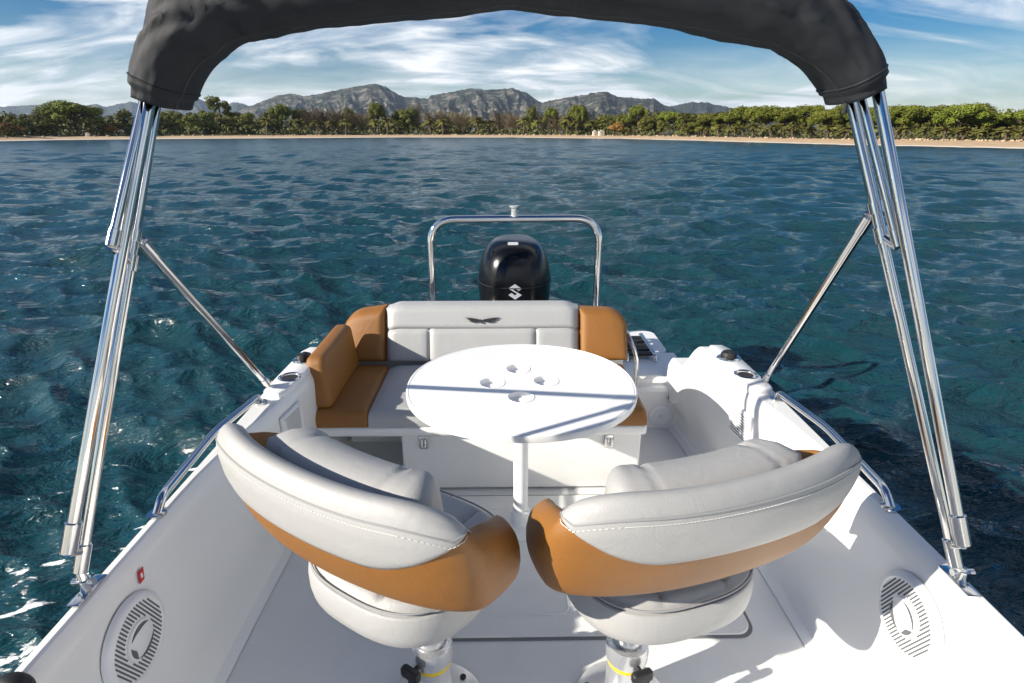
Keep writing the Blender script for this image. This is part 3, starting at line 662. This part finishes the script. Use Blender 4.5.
rc = obj('corner_cushion', pad_mesh(.366, .645, .455, .74, .10, 2.985, .09, (), None, (24, 20), .035, drop=lambda u: .002+.012*u+.09*(1-sqrt(max(0, 1-max(0, (u-.55)/.45)**2)))), M['tan'], bench, angle=60); rc['label'] = 'tan cushion at the right end of the backrest'
lc = obj('corner_cushion', pad_mesh(-.985, -.739, .455, .75, .10, 2.985, .10, (), None, (24, 20), .035, drop=lambda u: .002+.035*(1-u)+.10*(1-sqrt(max(0, 1-max(0, (.5-u)/.5)**2)))), M['tan'], bench, angle=60); lc['label'] = 'tan cushion at the left corner of the backrest'
bm = bmesh.new(); vs_ = box(bm, (-.968, 2.42, .452), (-.875, 2.985, .70), .032, 5)
for v in vs_:
    k = (v.co.z-.452)/.25
    if v.co.y < 2.6 and k > .5: v.co.y += .05*(k-.5)*2
    v.co.x -= .03*k
obj('side_cushion', bm, M['tan'], bench, angle=60)
def seat_pad(x0, x1, m, grooves=()):
    bm = bmesh.new(); n = 26; us = sorted(set(list(np.linspace(0, 1, n)))); vv_ = np.linspace(0, 1, 24); W = x1-x0; y0, y1 = 2.39, 2.985; D = y1-y0; c = .03
    def edge(t, L):
        d = min(t, 1-t)*L; return 0 if d >= c else c-sqrt(max(0, c*c-(c-d)**2))
    top = [[bm.verts.new((x0+W*u, y0+D*v, .455-edge(v, D)-.5*edge(u, W)+.012*sin(pi*u)**.5*sin(pi*v)**.5)) for u in us] for v in vv_]
    bot = [[bm.verts.new((x0+W*u, y0+D*v, .377)) for u in us] for v in vv_]
    loft_faces(bm, top, False); loft_faces(bm, bot, False)
    nn = len(us)
    for j in range(23):
        for i in (0, nn-1): bm.faces.new((top[j][i], top[j+1][i], bot[j+1][i], bot[j][i]))
    for i in range(nn-1):
        for j in (0, 23): bm.faces.new((top[j][i], top[j][i+1], bot[j][i+1], bot[j][i]))
    return obj('seat_cushion', bm, m, bench, angle=60)
seat_pad(-.962, -.712, M['tan'])['label'] = 'tan left end of the seat cushion'
seat_pad(-.708, .40, M['bgrey']); seat_pad(.404, .61, M['tan'])['label'] = 'tan right end of the seat cushion'
# winged emblem
em = frame((-.19, 3.047, .692), (0, -1, .29), (1, 0, 0))
def wing(s):
    pts = [(.012, -.006), (.03, -.012), (.05, -.013), (.072, -.006), (.058, -.004), (.085, .004), (.068, .005), (.095, .015), (.06, .013), (.03, .008), (.012, .003)]
    return [(s*x, y) for x, y in pts]
bm = bmesh.new()
for s in (-1, 1): prism(bm, wing(s), em, -.006, .0062)
prism(bm, [(-.012, .006), (0, -.004), (.012, .006), (.004, -.014), (0, -.019), (-.004, -.014)], em, -.006, .0065)
e = obj('emblem', bm, M['char'], bp, smooth=False)
# latches and drain on the locker front
for x in (-.455, .44):
    bm = bmesh.new(); box(bm, (x-.022, 2.408, .245), (x+.022, 2.423, .315), .004, 2); lt = obj('latch', bm, M['steel'], bench)
    bm = bmesh.new(); tube(bm, bend([(x-.008, 2.404, .30), (x-.008, 2.398, .262), (x+.008, 2.398, .262), (x+.008, 2.404, .30)], .006), .004, 8); obj('latch_loop', bm, M['alu'], lt)
bm = bmesh.new(); lathe(bm, [(.045, 0), (.045, .008), (.034, .010), (.030, .002), (0, .001)], frame((-.70, 2.90, .10), (0, -1, 0)), 28, cap=False); box(bm, (-.95, 2.905, .0), (-.567, 2.93, .325)); o = obj('bulkhead', bm, M['gel'], bench, angle=40)
bm = bmesh.new(); lathe(bm, [(.031, .003), (0, .003)], frame((-.70, 2.90, .10), (0, -1, 0)), 28, cap=False); obj('drain_hole', bm, M['dark'], o)
# ------------------------------------------------------------------ table
table = thing('cockpit_table', 'white oval table with four round cup recesses on a single white post', 'table', (.005, 2.14, 0))
TZ = .72
def oval(a, b, n=96, e=2.12): return [(a*abs(cos(t))**(2/e)*(1 if cos(t) >= 0 else -1), b*abs(sin(t))**(2/e)*(1 if sin(t) >= 0 else -1)) for t in np.linspace(0, 2*pi, n, endpoint=False)]
ox, oy = .468, .447
bm = bmesh.new()
loft(bm, [[(x*f, y*f, z) for x, y in oval(ox, oy)] for f, z in ((.93, TZ-.030), (.985, TZ-.030), (.998, TZ-.026), (1.0, TZ-.018), (1.0, TZ-.007), (.997, TZ-.002), (.99, TZ), (.984, TZ), (.980, TZ-.003), (.976, TZ-.003), (.972, TZ))])
top = obj('tabletop', bm, M['tablewhite'], table, angle=50)
cups = [tuple(at(px, py, Z=TZ)) for px, py in ((492, 383), (518, 369), (546, 381), (521, 397))]
cb = bmesh.new()
for c in cups: cyl(cb, (c[0]-.005, c[1]-2.14), .049, TZ-.022, TZ+.05, 40)
cut = obj('cutter', cb, M['tablewhite'], table)
md = top.modifiers.new('b', 'BOOLEAN'); md.object = cut; md.operation = 'DIFFERENCE'; md.solver = 'EXACT'
bpy.context.view_layer.update(); dg = bpy.context.evaluated_depsgraph_get(); newme = bpy.data.meshes.new_from_object(top.evaluated_get(dg)); top.modifiers.clear(); top.data = newme
bpy.data.objects.remove(cut, do_unlink=True)
newme.set_sharp_from_angle(angle=R(35))
for c in cups:
    bm = bmesh.new(); lathe(bm, [(.0535, TZ+.0002), (.052, TZ+.002), (.0492, TZ+.001), (.048, TZ-.004), (.047, TZ-.0215), (.034, TZ-.0215), (.032, TZ-.0195), (0, TZ-.0195)], Matrix.Translation((c[0]-.005, c[1]-2.14, 0)), 40, cap=False)
    obj('cup_recess', bm, M['tablewhite'], table, angle=28)
bm = bmesh.new(); box(bm, (-.30, -.30, TZ-.045), (.30, .30, TZ-.031), .006); cyl(bm, (0, 0), .075, TZ-.085, TZ-.045); obj('under_frame', bm, M['alu'], table)
bm = bmesh.new(); cyl(bm, (0, 0), .032, .03, TZ-.05, 32); obj('post', bm, M['white'], table)
bm = bmesh.new(); lathe(bm, [(.115, .0105), (.115, .016), (.10, .022), (.045, .03), (.042, .09), (.033, .095)], I4, 40); pb = obj('post_base', bm, M['white'], table)
bm = bmesh.new()
for k in range(4): cyl(bm, (.085*cos(k*pi/2+.5), .085*sin(k*pi/2+.5)), .008, .02, .027, 10)
obj('screw', bm, M['alu'], pb)
# ------------------------------------------------------------------ ski arch and outboard
arch = thing('tow_arch', 'polished steel tow hoop standing behind the bench with a small tow post on top', 'tow arch')
AY = 3.52
bm = bmesh.new(); tube(bm, bend([(-.515, AY-.06, .30), (-.515, AY, 1.185), (.525, AY, 1.19), (.525, AY-.06, .30)], .16, 12), .023, 18); obj('hoop', bm, M['steel'], arch)
bm = bmesh.new(); lathe(bm, [(.020, 1.20), (.018, 1.235), (.020, 1.25), (.030, 1.258), (.030, 1.266), (0, 1.27)], Matrix.Translation((0, AY, 0)), 20); obj('tow_post', bm, M['alu'], arch)
bm = bmesh.new()
for x in (-.515, .525):
    bm = bmesh.new(); cyl(bm, (x, AY-.06), .045, .308, .324, 20); obj('foot_flange', bm, M['steel'], arch)
mot = thing('outboard_motor', 'glossy black outboard motor with a silver angular mark behind the bench', 'outboard motor', (0.01, 3.93, -.02))
secs = [(.24, .15, .20, 0), (.40, .19, .26, 0), (.52, .215, .30, .0), (.66, .232, .31, 0), (.78, .232, .30, 0), (.88, .218, .285, 0), (.96, .19, .26, .0), (1.01, .155, .22, .01), (1.035, .11, .17, .02), (1.042, .05, .09, .03)]
bm = bmesh.new(); loft(bm, [[(x*1.0, y+dy+.05, z) for x, y in oval(a, b, 48, 2.5)] for z, a, b, dy in [(z-.03*(z > .5), a*1.11, b*1.08, dy) for z, a, b, dy in secs]]); subsurf(obj('cowling', bm, M['black'], mot, angle=180))
cowl = mot.children[0] if mot.children else None
bm = bmesh.new()
for s in (-1, 1):
    rows = []
    for t in np.linspace(0, 1, 14):
        z = .50+.46*t; a = interp(z, [q[0] for q in secs], [q[1] for q in secs]); b = interp(z, [q[0] for q in secs], [q[2] for q in secs])
        th = R(-90+s*(20+26*t)); th2 = R(-90+s*(24+27*t)); k = 1.012+.01*sin(pi*t)
        rows.append([(abs(cos(q))**.8*(1 if cos(q) > 0 else -1)*a*kk, -abs(sin(q))**.8*b*kk+.05, z) for q, kk in ((th, .99), (th, k), (th2, k), (th2, .99))])
    loft(bm, rows)
obj('cowl_ridge', bm, M['black'], mot)
bm = bmesh.new(); tube(bm, [(x, y+.05, .735) for x, y in oval(.2585, .337, 60, 2.5)], .0022, 6, closed=True); obj('cowl_seam', bm, M['dark'], mot)
bm = bmesh.new(); box(bm, (-.10, -.05, -.55), (.10, .22, .26), .03); obj('midsection', bm, M['black'], mot)
bm = bmesh.new(); box(bm, (-.16, -.24, .05), (.16, -.05, .42), .02); obj('clamp_bracket', bm, M['black'], mot)
S1 = [(0, 30), (26, 12), (14, 4), (0, 13), (-8, 8), (26, -13), (0, -31), (-26, -13), (-14, -5), (0, -14), (8, -8), (-26, 13)]
mw = frame((0, -.278, .71), (0, -1, .02), (1, 0, 0)); k = .0017
bm = bmesh.new(); prism(bm, [(x*k, y*k) for x, y in S1], mw, -.012, .0035); obj('maker_mark', bm, M['silver'], mot, smooth=False)
bm = bmesh.new(); mw = frame((-.012, -.125, 1.0), (0, -1, 1.1), (1, 0, 0)); prism(bm, rrect(-.035, -.012, .035, .012, .008), mw, -.02, .004); obj('cowl_badge', bm, M['silver'], mot, smooth=False)
# ------------------------------------------------------------------ bimini
bim = thing('bimini_canopy', 'folded bimini canopy in a dark grey canvas boot on steel bows over the cockpit', 'canopy')
BY = 1.45
def lerp3(a, c, n=4): return [a.lerp(c, i/n) for i in range(n+1)]
SIDES = dict(
    R=dict(base=(1.065, 1.105), hinge=(956, 566, 1.11), top=(850, 97, 1.50), o1=(963, 545, 1.085), o2=(879, 97, 1.42), m1=(898, 247, 1.335), m2=(861, 97, 1.46), j=.765, foot=(1.075, 2.255)),
    L=dict(base=(-1.085, 1.105), hinge=(80, 572, 1.11), top=(157, 97, 1.50), o1=(68, 553, 1.085), o2=(150, 97, 1.42), m1=(111, 246, 1.28), m2=(143, 104, 1.41), j=.71, foot=(-1.078, 2.235)))
for side in SIDES.values():
    sx = 1 if side['base'][0] > 0 else -1
    A_ = lambda k: at(side[k][0], side[k][1], Y=side[k][2])
    b0 = Vector((*side['base'], G+.035)); a, c = A_('hinge'), A_('top')
    bm = bmesh.new(); tube(bm, [b0+Vector((0, 0, .012))]+lerp3(a, c)+[c+(c-a)*.045], .0118, 18); obj('bow', bm, M['steel'], bim)
    o1, o2 = A_('o1'), A_('o2')
    bm = bmesh.new(); tube(bm, lerp3(o1, o2)+[o2+(o2-o1)*.03], .0132, 18); obj('bow', bm, M['steel'], bim)
    m1, m2 = A_('m1'), A_('m2')
    bm = bmesh.new(); tube(bm, lerp3(m1, m2)+[m2+(m2-m1)*.06], .0098, 18); obj('bow', bm, M['steel'], bim)
    jt = side['j']
    for (p, q, r, nm) in ((o1, o1.lerp(o2, .07), .0175, 'end_cap'), (m1, m1.lerp(m2, .12), .0122, 'end_cap'), (a, a.lerp(c, .06), .0165, 'jaw_slide'), (a.lerp(c, jt-.075), a.lerp(c, jt-.04), .016, 'jaw_slide'), (a.lerp(c, jt-.012), a.lerp(c, jt+.012), .016, 'jaw_slide')):
        bm = bmesh.new(); tube(bm, [p, p.lerp(q, .03), p.lerp(q, .97), q], [r*.85, r, r, r*.85], 18)
        f = obj(nm, bm, M['steel'], bim)
        if nm == 'end_cap':
            tgt = a.lerp(c, .045) if p is o1 else a.lerp(c, jt-.058)
            bm = bmesh.new(); tube(bm, [p, tgt], .010, 10); obj('jaw', bm, M['steel'], f)
    ft = Vector((*side['foot'], G+.05)); J2 = a.lerp(c, jt); fd = (J2-ft).normalized()
    bm = bmesh.new(); tube(bm, [ft+fd*.02, J2-fd*.03], .0132, 16); st = obj('strut', bm, M['steel'], bim)
    bm = bmesh.new(); tube(bm, [ft+fd*.02, ft+fd*.085], .0155, 16); obj('strut_end', bm, M['steel'], st)
    bm = bmesh.new(); tube(bm, [J2-fd*.095, J2-fd*.03, J2-fd*.028, J2], [.0155, .0155, .009, .009], 16); obj('strut_end', bm, M['steel'], st)
    bm = bmesh.new(); cyl(bm, ft, .024, G+.018, G+.030, 20); tube(bm, [ft+Vector((0, 0, -.025)), ft+Vector((0, 0, .03))], .010, 10); tube(bm, [ft+Vector((-.018, 0, .012)), ft+Vector((.018, 0, .012))], .008, 10); obj('deck_hinge', bm, M['steel'], bim)
    bx, by = side['base']
    bm = bmesh.new(); box(bm, (bx-.016-.004*sx, by-.055, G+.0205), (bx+.016-.004*sx, by+.05, G+.026), .004, 2)
    tube(bm, [Vector((bx, by, G+.025)), b0+Vector((0, 0, .02))], .016, 14); tube(bm, [b0+Vector((-.026, 0, .012)), b0+Vector((.026, 0, .012))], .009, 10)
    obj('base_hinge', bm, M['steel'], bim)
# canvas boot
ctr = [(163, 103), (166, 84), (173, 62), (186, 38), (208, 16), (238, -2), (285, -12), (340, -17), (400, -22), (455, -27), (512, -34), (570, -27), (630, -19), (690, -9), (740, 0), (785, 14), (815, 32), (838, 55), (850, 76), (855, 96)]
hw = [22, 24.5, 27, 30, 33, 38, 39, 38, 38, 38.5, 39.5, 38.5, 37, 36, 35, 31, 28, 25, 23, 22]
P = [at(x, y, Y=BY) for x, y in ctr]
# resample
def resample(P, W, n):
    d = [0]
    for a, b in zip(P, P[1:]): d.append(d[-1]+(b-a).length)
    t = np.linspace(0, d[-1], n); o = []
    for q in t: o.append((Vector((np.interp(q, d, [p.x for p in P]), np.interp(q, d, [p.y for p in P]), np.interp(q, d, [p.z for p in P]))), float(np.interp(q, d, W)), q/d[-1]))
    for _ in range(16):
        o = [o[0]]+[((o[i-1][0]+o[i][0]*2+o[i+1][0])/4, o[i][1], o[i][2]) for i in range(1, n-1)]+[o[-1]]
    return o
bm = bmesh.new(); rings = []; ns = 64
NR = 260; RS = resample(P, hw, NR)
for i, (p, wd, t) in enumerate(RS):
    tg = (RS[min(i+1, NR-1)][0]-RS[max(i-1, 0)][0]).normalized(); yv = Vector((0, 1, 0)); nv = tg.cross(yv).normalized()
    if nv.z < 0 and .2 < t < .8: nv = -nv
    r = wd*(p-CAM).dot(FW)*.965/F; ring = []
    edge = min(t, 1-t)
    for k in range(ns):
        a = 2*pi*k/ns; c, s_ = cos(a), sin(a)
        cc = abs(c)**.75*(1 if c > 0 else -1); ss = abs(s_)**.75*(1 if s_ > 0 else -1)
        q = Vector((t*14, cc*1.2, ss*1.2))
        curv = sstep(.03, .12, t)*(1-sstep(.2, .32, t))+sstep(.68, .8, t)*(1-sstep(.88, .97, t))
        wr = .005*mnoise.noise(Vector((t*26, cc*.9, ss*.9+5)))+.011*mnoise.ridged_multi_fractal(Vector((t*17+cc*1.6+ss*1.0, cc*.6, ss*.6)), .9, 2.0, 2, .9, 2)*(.15+curv)
        wr += -.004+.004*mnoise.noise(q*3)+.003*mnoise.noise(Vector((t*70+cc*5, cc*1.5, ss*1.5)))*(.4+curv)
        wr *= 1 if cc > -.3 else .45
        sag = .006*mnoise.noise(Vector((t*9, 3, 1)))*(1 if cc < 0 else 0)
        rr = 1.0-.10*(edge < .012)
        ring.append(p+nv*cc*(r+wr+sag)*rr+yv*ss*(.10+wr)*rr)
    rings.append(ring)
loft(bm, rings, cap=False)
boot = obj('canvas_boot', bm, M['canvas'], bim, angle=180)
sm = boot.modifiers.new('sol', 'SOLIDIFY'); sm.thickness = .004; sm.offset = -1
for k_ in (6, NR-7):
    bm = bmesh.new(); tube(bm, rings[k_], .0028, 6, closed=True); obj('hem', bm, M['canvas'], boot)
# hem and zip along the inner edge
bm = bmesh.new(); tube(bm, [rg[ns//2+2]+Vector((0, 0, .002)) for rg in rings], .0035, 8); obj('zip', bm, M['rubber'], boot)
bm = bmesh.new(); q = rings[-1][ns//2+3]; tube(bm, [q, q+Vector((-.004, -.004, -.022))], .005, 8); obj('zip_pull', bm, M['rubber'], boot)
# ------------------------------------------------------------------ helm seats
def helm_seat(label, loc, rot, mirror):
    root = thing('helm_seat', label, 'boat seat', loc, rot, 'two bucket helm seats')
    A, B, YC = .387, .14, -.24
    def plan(u):
        s = 1 if u >= 0 else -1; a = abs(u)
        if a < .62:
            f = a/.62*pi/2; return Vector((s*A*sin(f)**.95, YC-B*cos(f), 0))
        t = (a-.62)/.38; return Vector((s*(A-.03*t*t), YC+.175*t, 0))
    def nrm(u):
        d = (plan(min(1, u+.01))-plan(max(-1, u-.01))).normalized(); return Vector((d.y, -d.x, 0))
    def zb0(u): return .785-.085*abs(u)**2.5
    def zt0(u): return 1.055-.095*sstep(.25, .85, abs(u))-.04*sstep(.75, 1, abs(u))
    oh = [-.06, 0, .06, .2, .4, .6, .78, .88, .95, .99, 1.0]; on = [-.035, -.012, 0, .008, .012, .010, .002, -.008, -.020, -.034, -.044]
    ih = [-.06, .1, .3, .6, .85, .95, 1.0]; inn = [-.035, -.045, -.056, -.060, -.062, -.058, -.044]
    def pt(u, h, n):
        flare = 1-.07*(1-h); p = plan(u); p = Vector((p.x*flare, (p.y-(YC+.06))*flare+YC+.06, 0))+nrm(u)*n
        z = zb0(u)+(zt0(u)-zb0(u))*h; return Vector((p.x, p.y-.05*(h-.5)*(1 if True else 0), z))
    hs = list(np.linspace(-.06, .75, 12))+[.80, .85, .89, .93, .96, .985, 1.0]
    def N_o(h): return interp(h, oh, on)
    def N_i(h): return interp(h, ih, inn)
    us = np.linspace(-1, 1, 81)
    def capscale(u):  # round the arm tips
        d = (1-abs(u))/.06; return 1 if d >= 1 else sqrt(max(.0, 1-(1-d)**2))
    # tan shell: whole pad
    bm = bmesh.new(); rings = []
    for u in us:
        k = max(.12, capscale(u)); mid = -.045
        rg = [pt(u, .5+(h-.5)*(.86+.14*k), mid+(N_o(h)-mid)*k) for h in hs]+[pt(u, .5+(h-.5)*(.86+.14*k), mid+(N_i(h)-mid)*k) for h in hs[-2:0:-1]]
        rings.append(rg)
    loft(bm, rings); shell = obj('backrest_shell', bm, M['tan'], root, angle=180)
    # grey wrap: upper outside, over the crest, down the inside
    def zb(u): return .45+.57*sstep(.18, .64, abs(u))
    bm = bmesh.new(); rings = []; seam = []
    U = .645
    for u in np.linspace(-U, U, 75):
        b = min(.985, zb(u)); n1 = 16; rg = []
        e = .006*min(1, (U-abs(u))/.05+.15)
        rg.append(pt(u, b, N_o(b)-.010))
        for k in range(n1+1):
            f = k/n1; h = b+(1-b)*(1-(1-f)**1.4); puff = e*(1.0+.25*sin(pi*min(1, f*1.3))) if f > 0 else e*.25
            rg.append(pt(u, h, N_o(h)+puff)+Vector((0, 0, e*.9*sstep(.8, 1, h))))
        for h in (.985, .955, .92, .88, .84): rg.append(pt(u, h, N_i(h)-e)+Vector((0, 0, e*.6*sstep(.8, 1, h))))
        rg.append(pt(u, .82, N_i(.82)+.02)); rg.append(pt(u, .9 if b < .9 else .97, -.045))
        rings.append(rg)
        hsm = max(.875, b+.3*(1-b)); 
        if abs(u) < .58: seam.append((pt(u, hsm, N_o(hsm)+e*1.15), nrm(u)))
    loft(bm, rings); wrap = obj('backrest_bolster', bm, M['grey'], root, angle=180)
    bm = bmesh.new(); tube(bm, [p+Vector((0, 0, .004)) for p, n in seam], .0024, 6); obj('piping', bm, M['grey2'] if False else M['seam'], wrap)
    bm = bmesh.new()
    dd = 0
    for (p, n), (p2, n2) in zip(seam, seam[1:]):
        L = (p2-p).length; k = max(1, round(L/.0085))
        for q in range(k):
            c = p.lerp(p2, q/k)+Vector((0, 0, -.009))+n*.0022; t = (p2-p).normalized()*.0030
            tube(bm, [c-t, c+t], .0011, 5)
    obj('stitching', bm, M['stitch'], wrap)
    # inner back cushion
    bm = bmesh.new(); rings = []
    for u in np.linspace(-.33, .33, 61):
        ed = min(1, (.33-abs(u))/.09); ed = sqrt(max(0, 1-(1-ed)**2)); g_ = .020*(exp(-((u-.17)/.012)**2)+exp(-((u+.17)/.012)**2))
        th = .010+.105*ed-g_; rg = []
        for h, f in ((-.02, .1), (.08, .7), (.3, 1), (.6, 1), (.80, 1), (.92, .94), (1.0, .78), (1.045, .42), (1.03, -.1), (.85, -.4), (.3, -.5), (.0, -.5)):
            rg.append(pt(u, h*.84*(.86+.14*ed), -.112-th*f))
        rings.append(rg)
    loft(bm, rings); obj('back_cushion', bm, M['grey'], root, angle=180)
    # seat cushion
    def dplan(a, w_, d_, yc):
        c, s_ = cos(a), sin(a); e = 2/2.7
        return (w_*abs(c)**e*(1 if c > 0 else -1), yc+d_*abs(s_)**e*(1 if s_ > 0 else -1))
    na = 120; bm = bmesh.new(); rings = []
    prof = [(.80, .600), (.93, .603), (.985, .615), (1.0, .635), (1.0, .66), (.985, .682), (.968, .689), (.955, .687), (.94, .694), (.90, .703)]+[(q, .708+.010*(1-q*q)) for q in np.linspace(.86, .06, 24)]
    for f, z in prof:
        rg = []
        for k in range(na):
            x, y = dplan(2*pi*k/na, .245*f, .23*f, -.06)
            zz_ = z
            if f < .93 and z > .65:
                zz_ -= .011*(exp(-((abs(x)-.085)/.007)**2)+exp(-((y-.02)/.008)**2)*(abs(x) < .25))*min(1, (.93-f)/.08)
            rg.append((x, y+.0, .56+(zz_-.60)*1.15))
        rings.append(rg)
    loft(bm, rings); sc_ = obj('seat_cushion', bm, M['grey'], root, angle=180)
    bm = bmesh.new(); tube(bm, [(x, y, .672) for x, y in (dplan(2*pi*k/100, .237, .222, -.06) for k in range(100))], .0028, 6, closed=True); obj('cushion_piping', bm, M['seam'], sc_)
    bm = bmesh.new(); box(bm, (-.13, -.15, .535), (.13, .13, .565), .012); obj('seat_pan', bm, M['rubber'], root)
    # bracket between pan and back
    bm = bmesh.new()
    box(bm, (-.11, -.215, .66), (.11, -.15, .83), .02)
    obj('back_bracket', bm, M['grey2'], root)
    # pedestal
    bm = bmesh.new(); cyl(bm, (0, 0), .040, .20, .545, 32); ped = obj('pedestal', bm, M['alu'], root)
    bm = bmesh.new(); box(bm, (-.003, -.0415, .30), (.003, -.039, .56)); obj('slot', bm, M['dark'], ped, smooth=False)
    bm = bmesh.new(); lathe(bm, [(.058, .02), (.056, .20), (.062, .205), (.064, .24), (.060, .262), (.047, .266), (.041, .262)], I4, 36); sl = obj('pedestal_sleeve', bm, M['alu'], root)
    bm = bmesh.new(); lathe(bm, [(.0567, .185), (.0575, .187), (.0575, .197), (.0567, .199)], I4, 36, cap=False); obj('yellow_band', bm, M['yellow'], sl)
    bm = bmesh.new(); tube(bm, [(0, -.055, .222), (0, -.085, .222)], .008, 10); box(bm, (-.035, -.105, .205), (.03, -.078, .240), .010, 3); tube(bm, [(.0, -.09, .21), (.006, -.093, .15)], [.014, .009], 10); obj('lever', bm, M['rubber'], root)
    bm = bmesh.new(); lathe(bm, [(.148, .001), (.148, .009), (.140, .014), (.075, .02), (.06, .05), (.057, .055)], I4, 48); bs = obj('base_plate', bm, M['alu'], root)
    for k in range(6):
        bm = bmesh.new(); cyl(bm, (.115*cos(k*pi/3+.3), .115*sin(k*pi/3+.3)), .010, .015, .021, 12); obj('base_bolt', bm, M['dark'], bs)
    return root
helm_seat('left bucket helm seat, grey bolster over a tan shell, with sunlight on its back', (-.287, 1.285, 0), R(-33), 1)
helm_seat('right bucket helm seat, grey bolster over a tan shell, its seat cushion in shade', (.30, 1.28, 0), R(18), -1)
# black lever knob at the helm, lower left
kn = thing('throttle_handle', 'black rounded control handle cut off by the lower left corner', 'control handle', tuple(at(12, 690, Y=.83)))
bm = bmesh.new(); bmesh.ops.create_uvsphere(bm, u_segments=24, v_segments=16, radius=1, matrix=Matrix.Diagonal((.042, .03, .034, 1))); obj('grip', bm, M['rubber'], kn)
bm = bmesh.new(); tube(bm, [(0, 0, -.01), (-.02, -.02, -.25)], .016, 12); obj('stem', bm, M['steel'], kn)
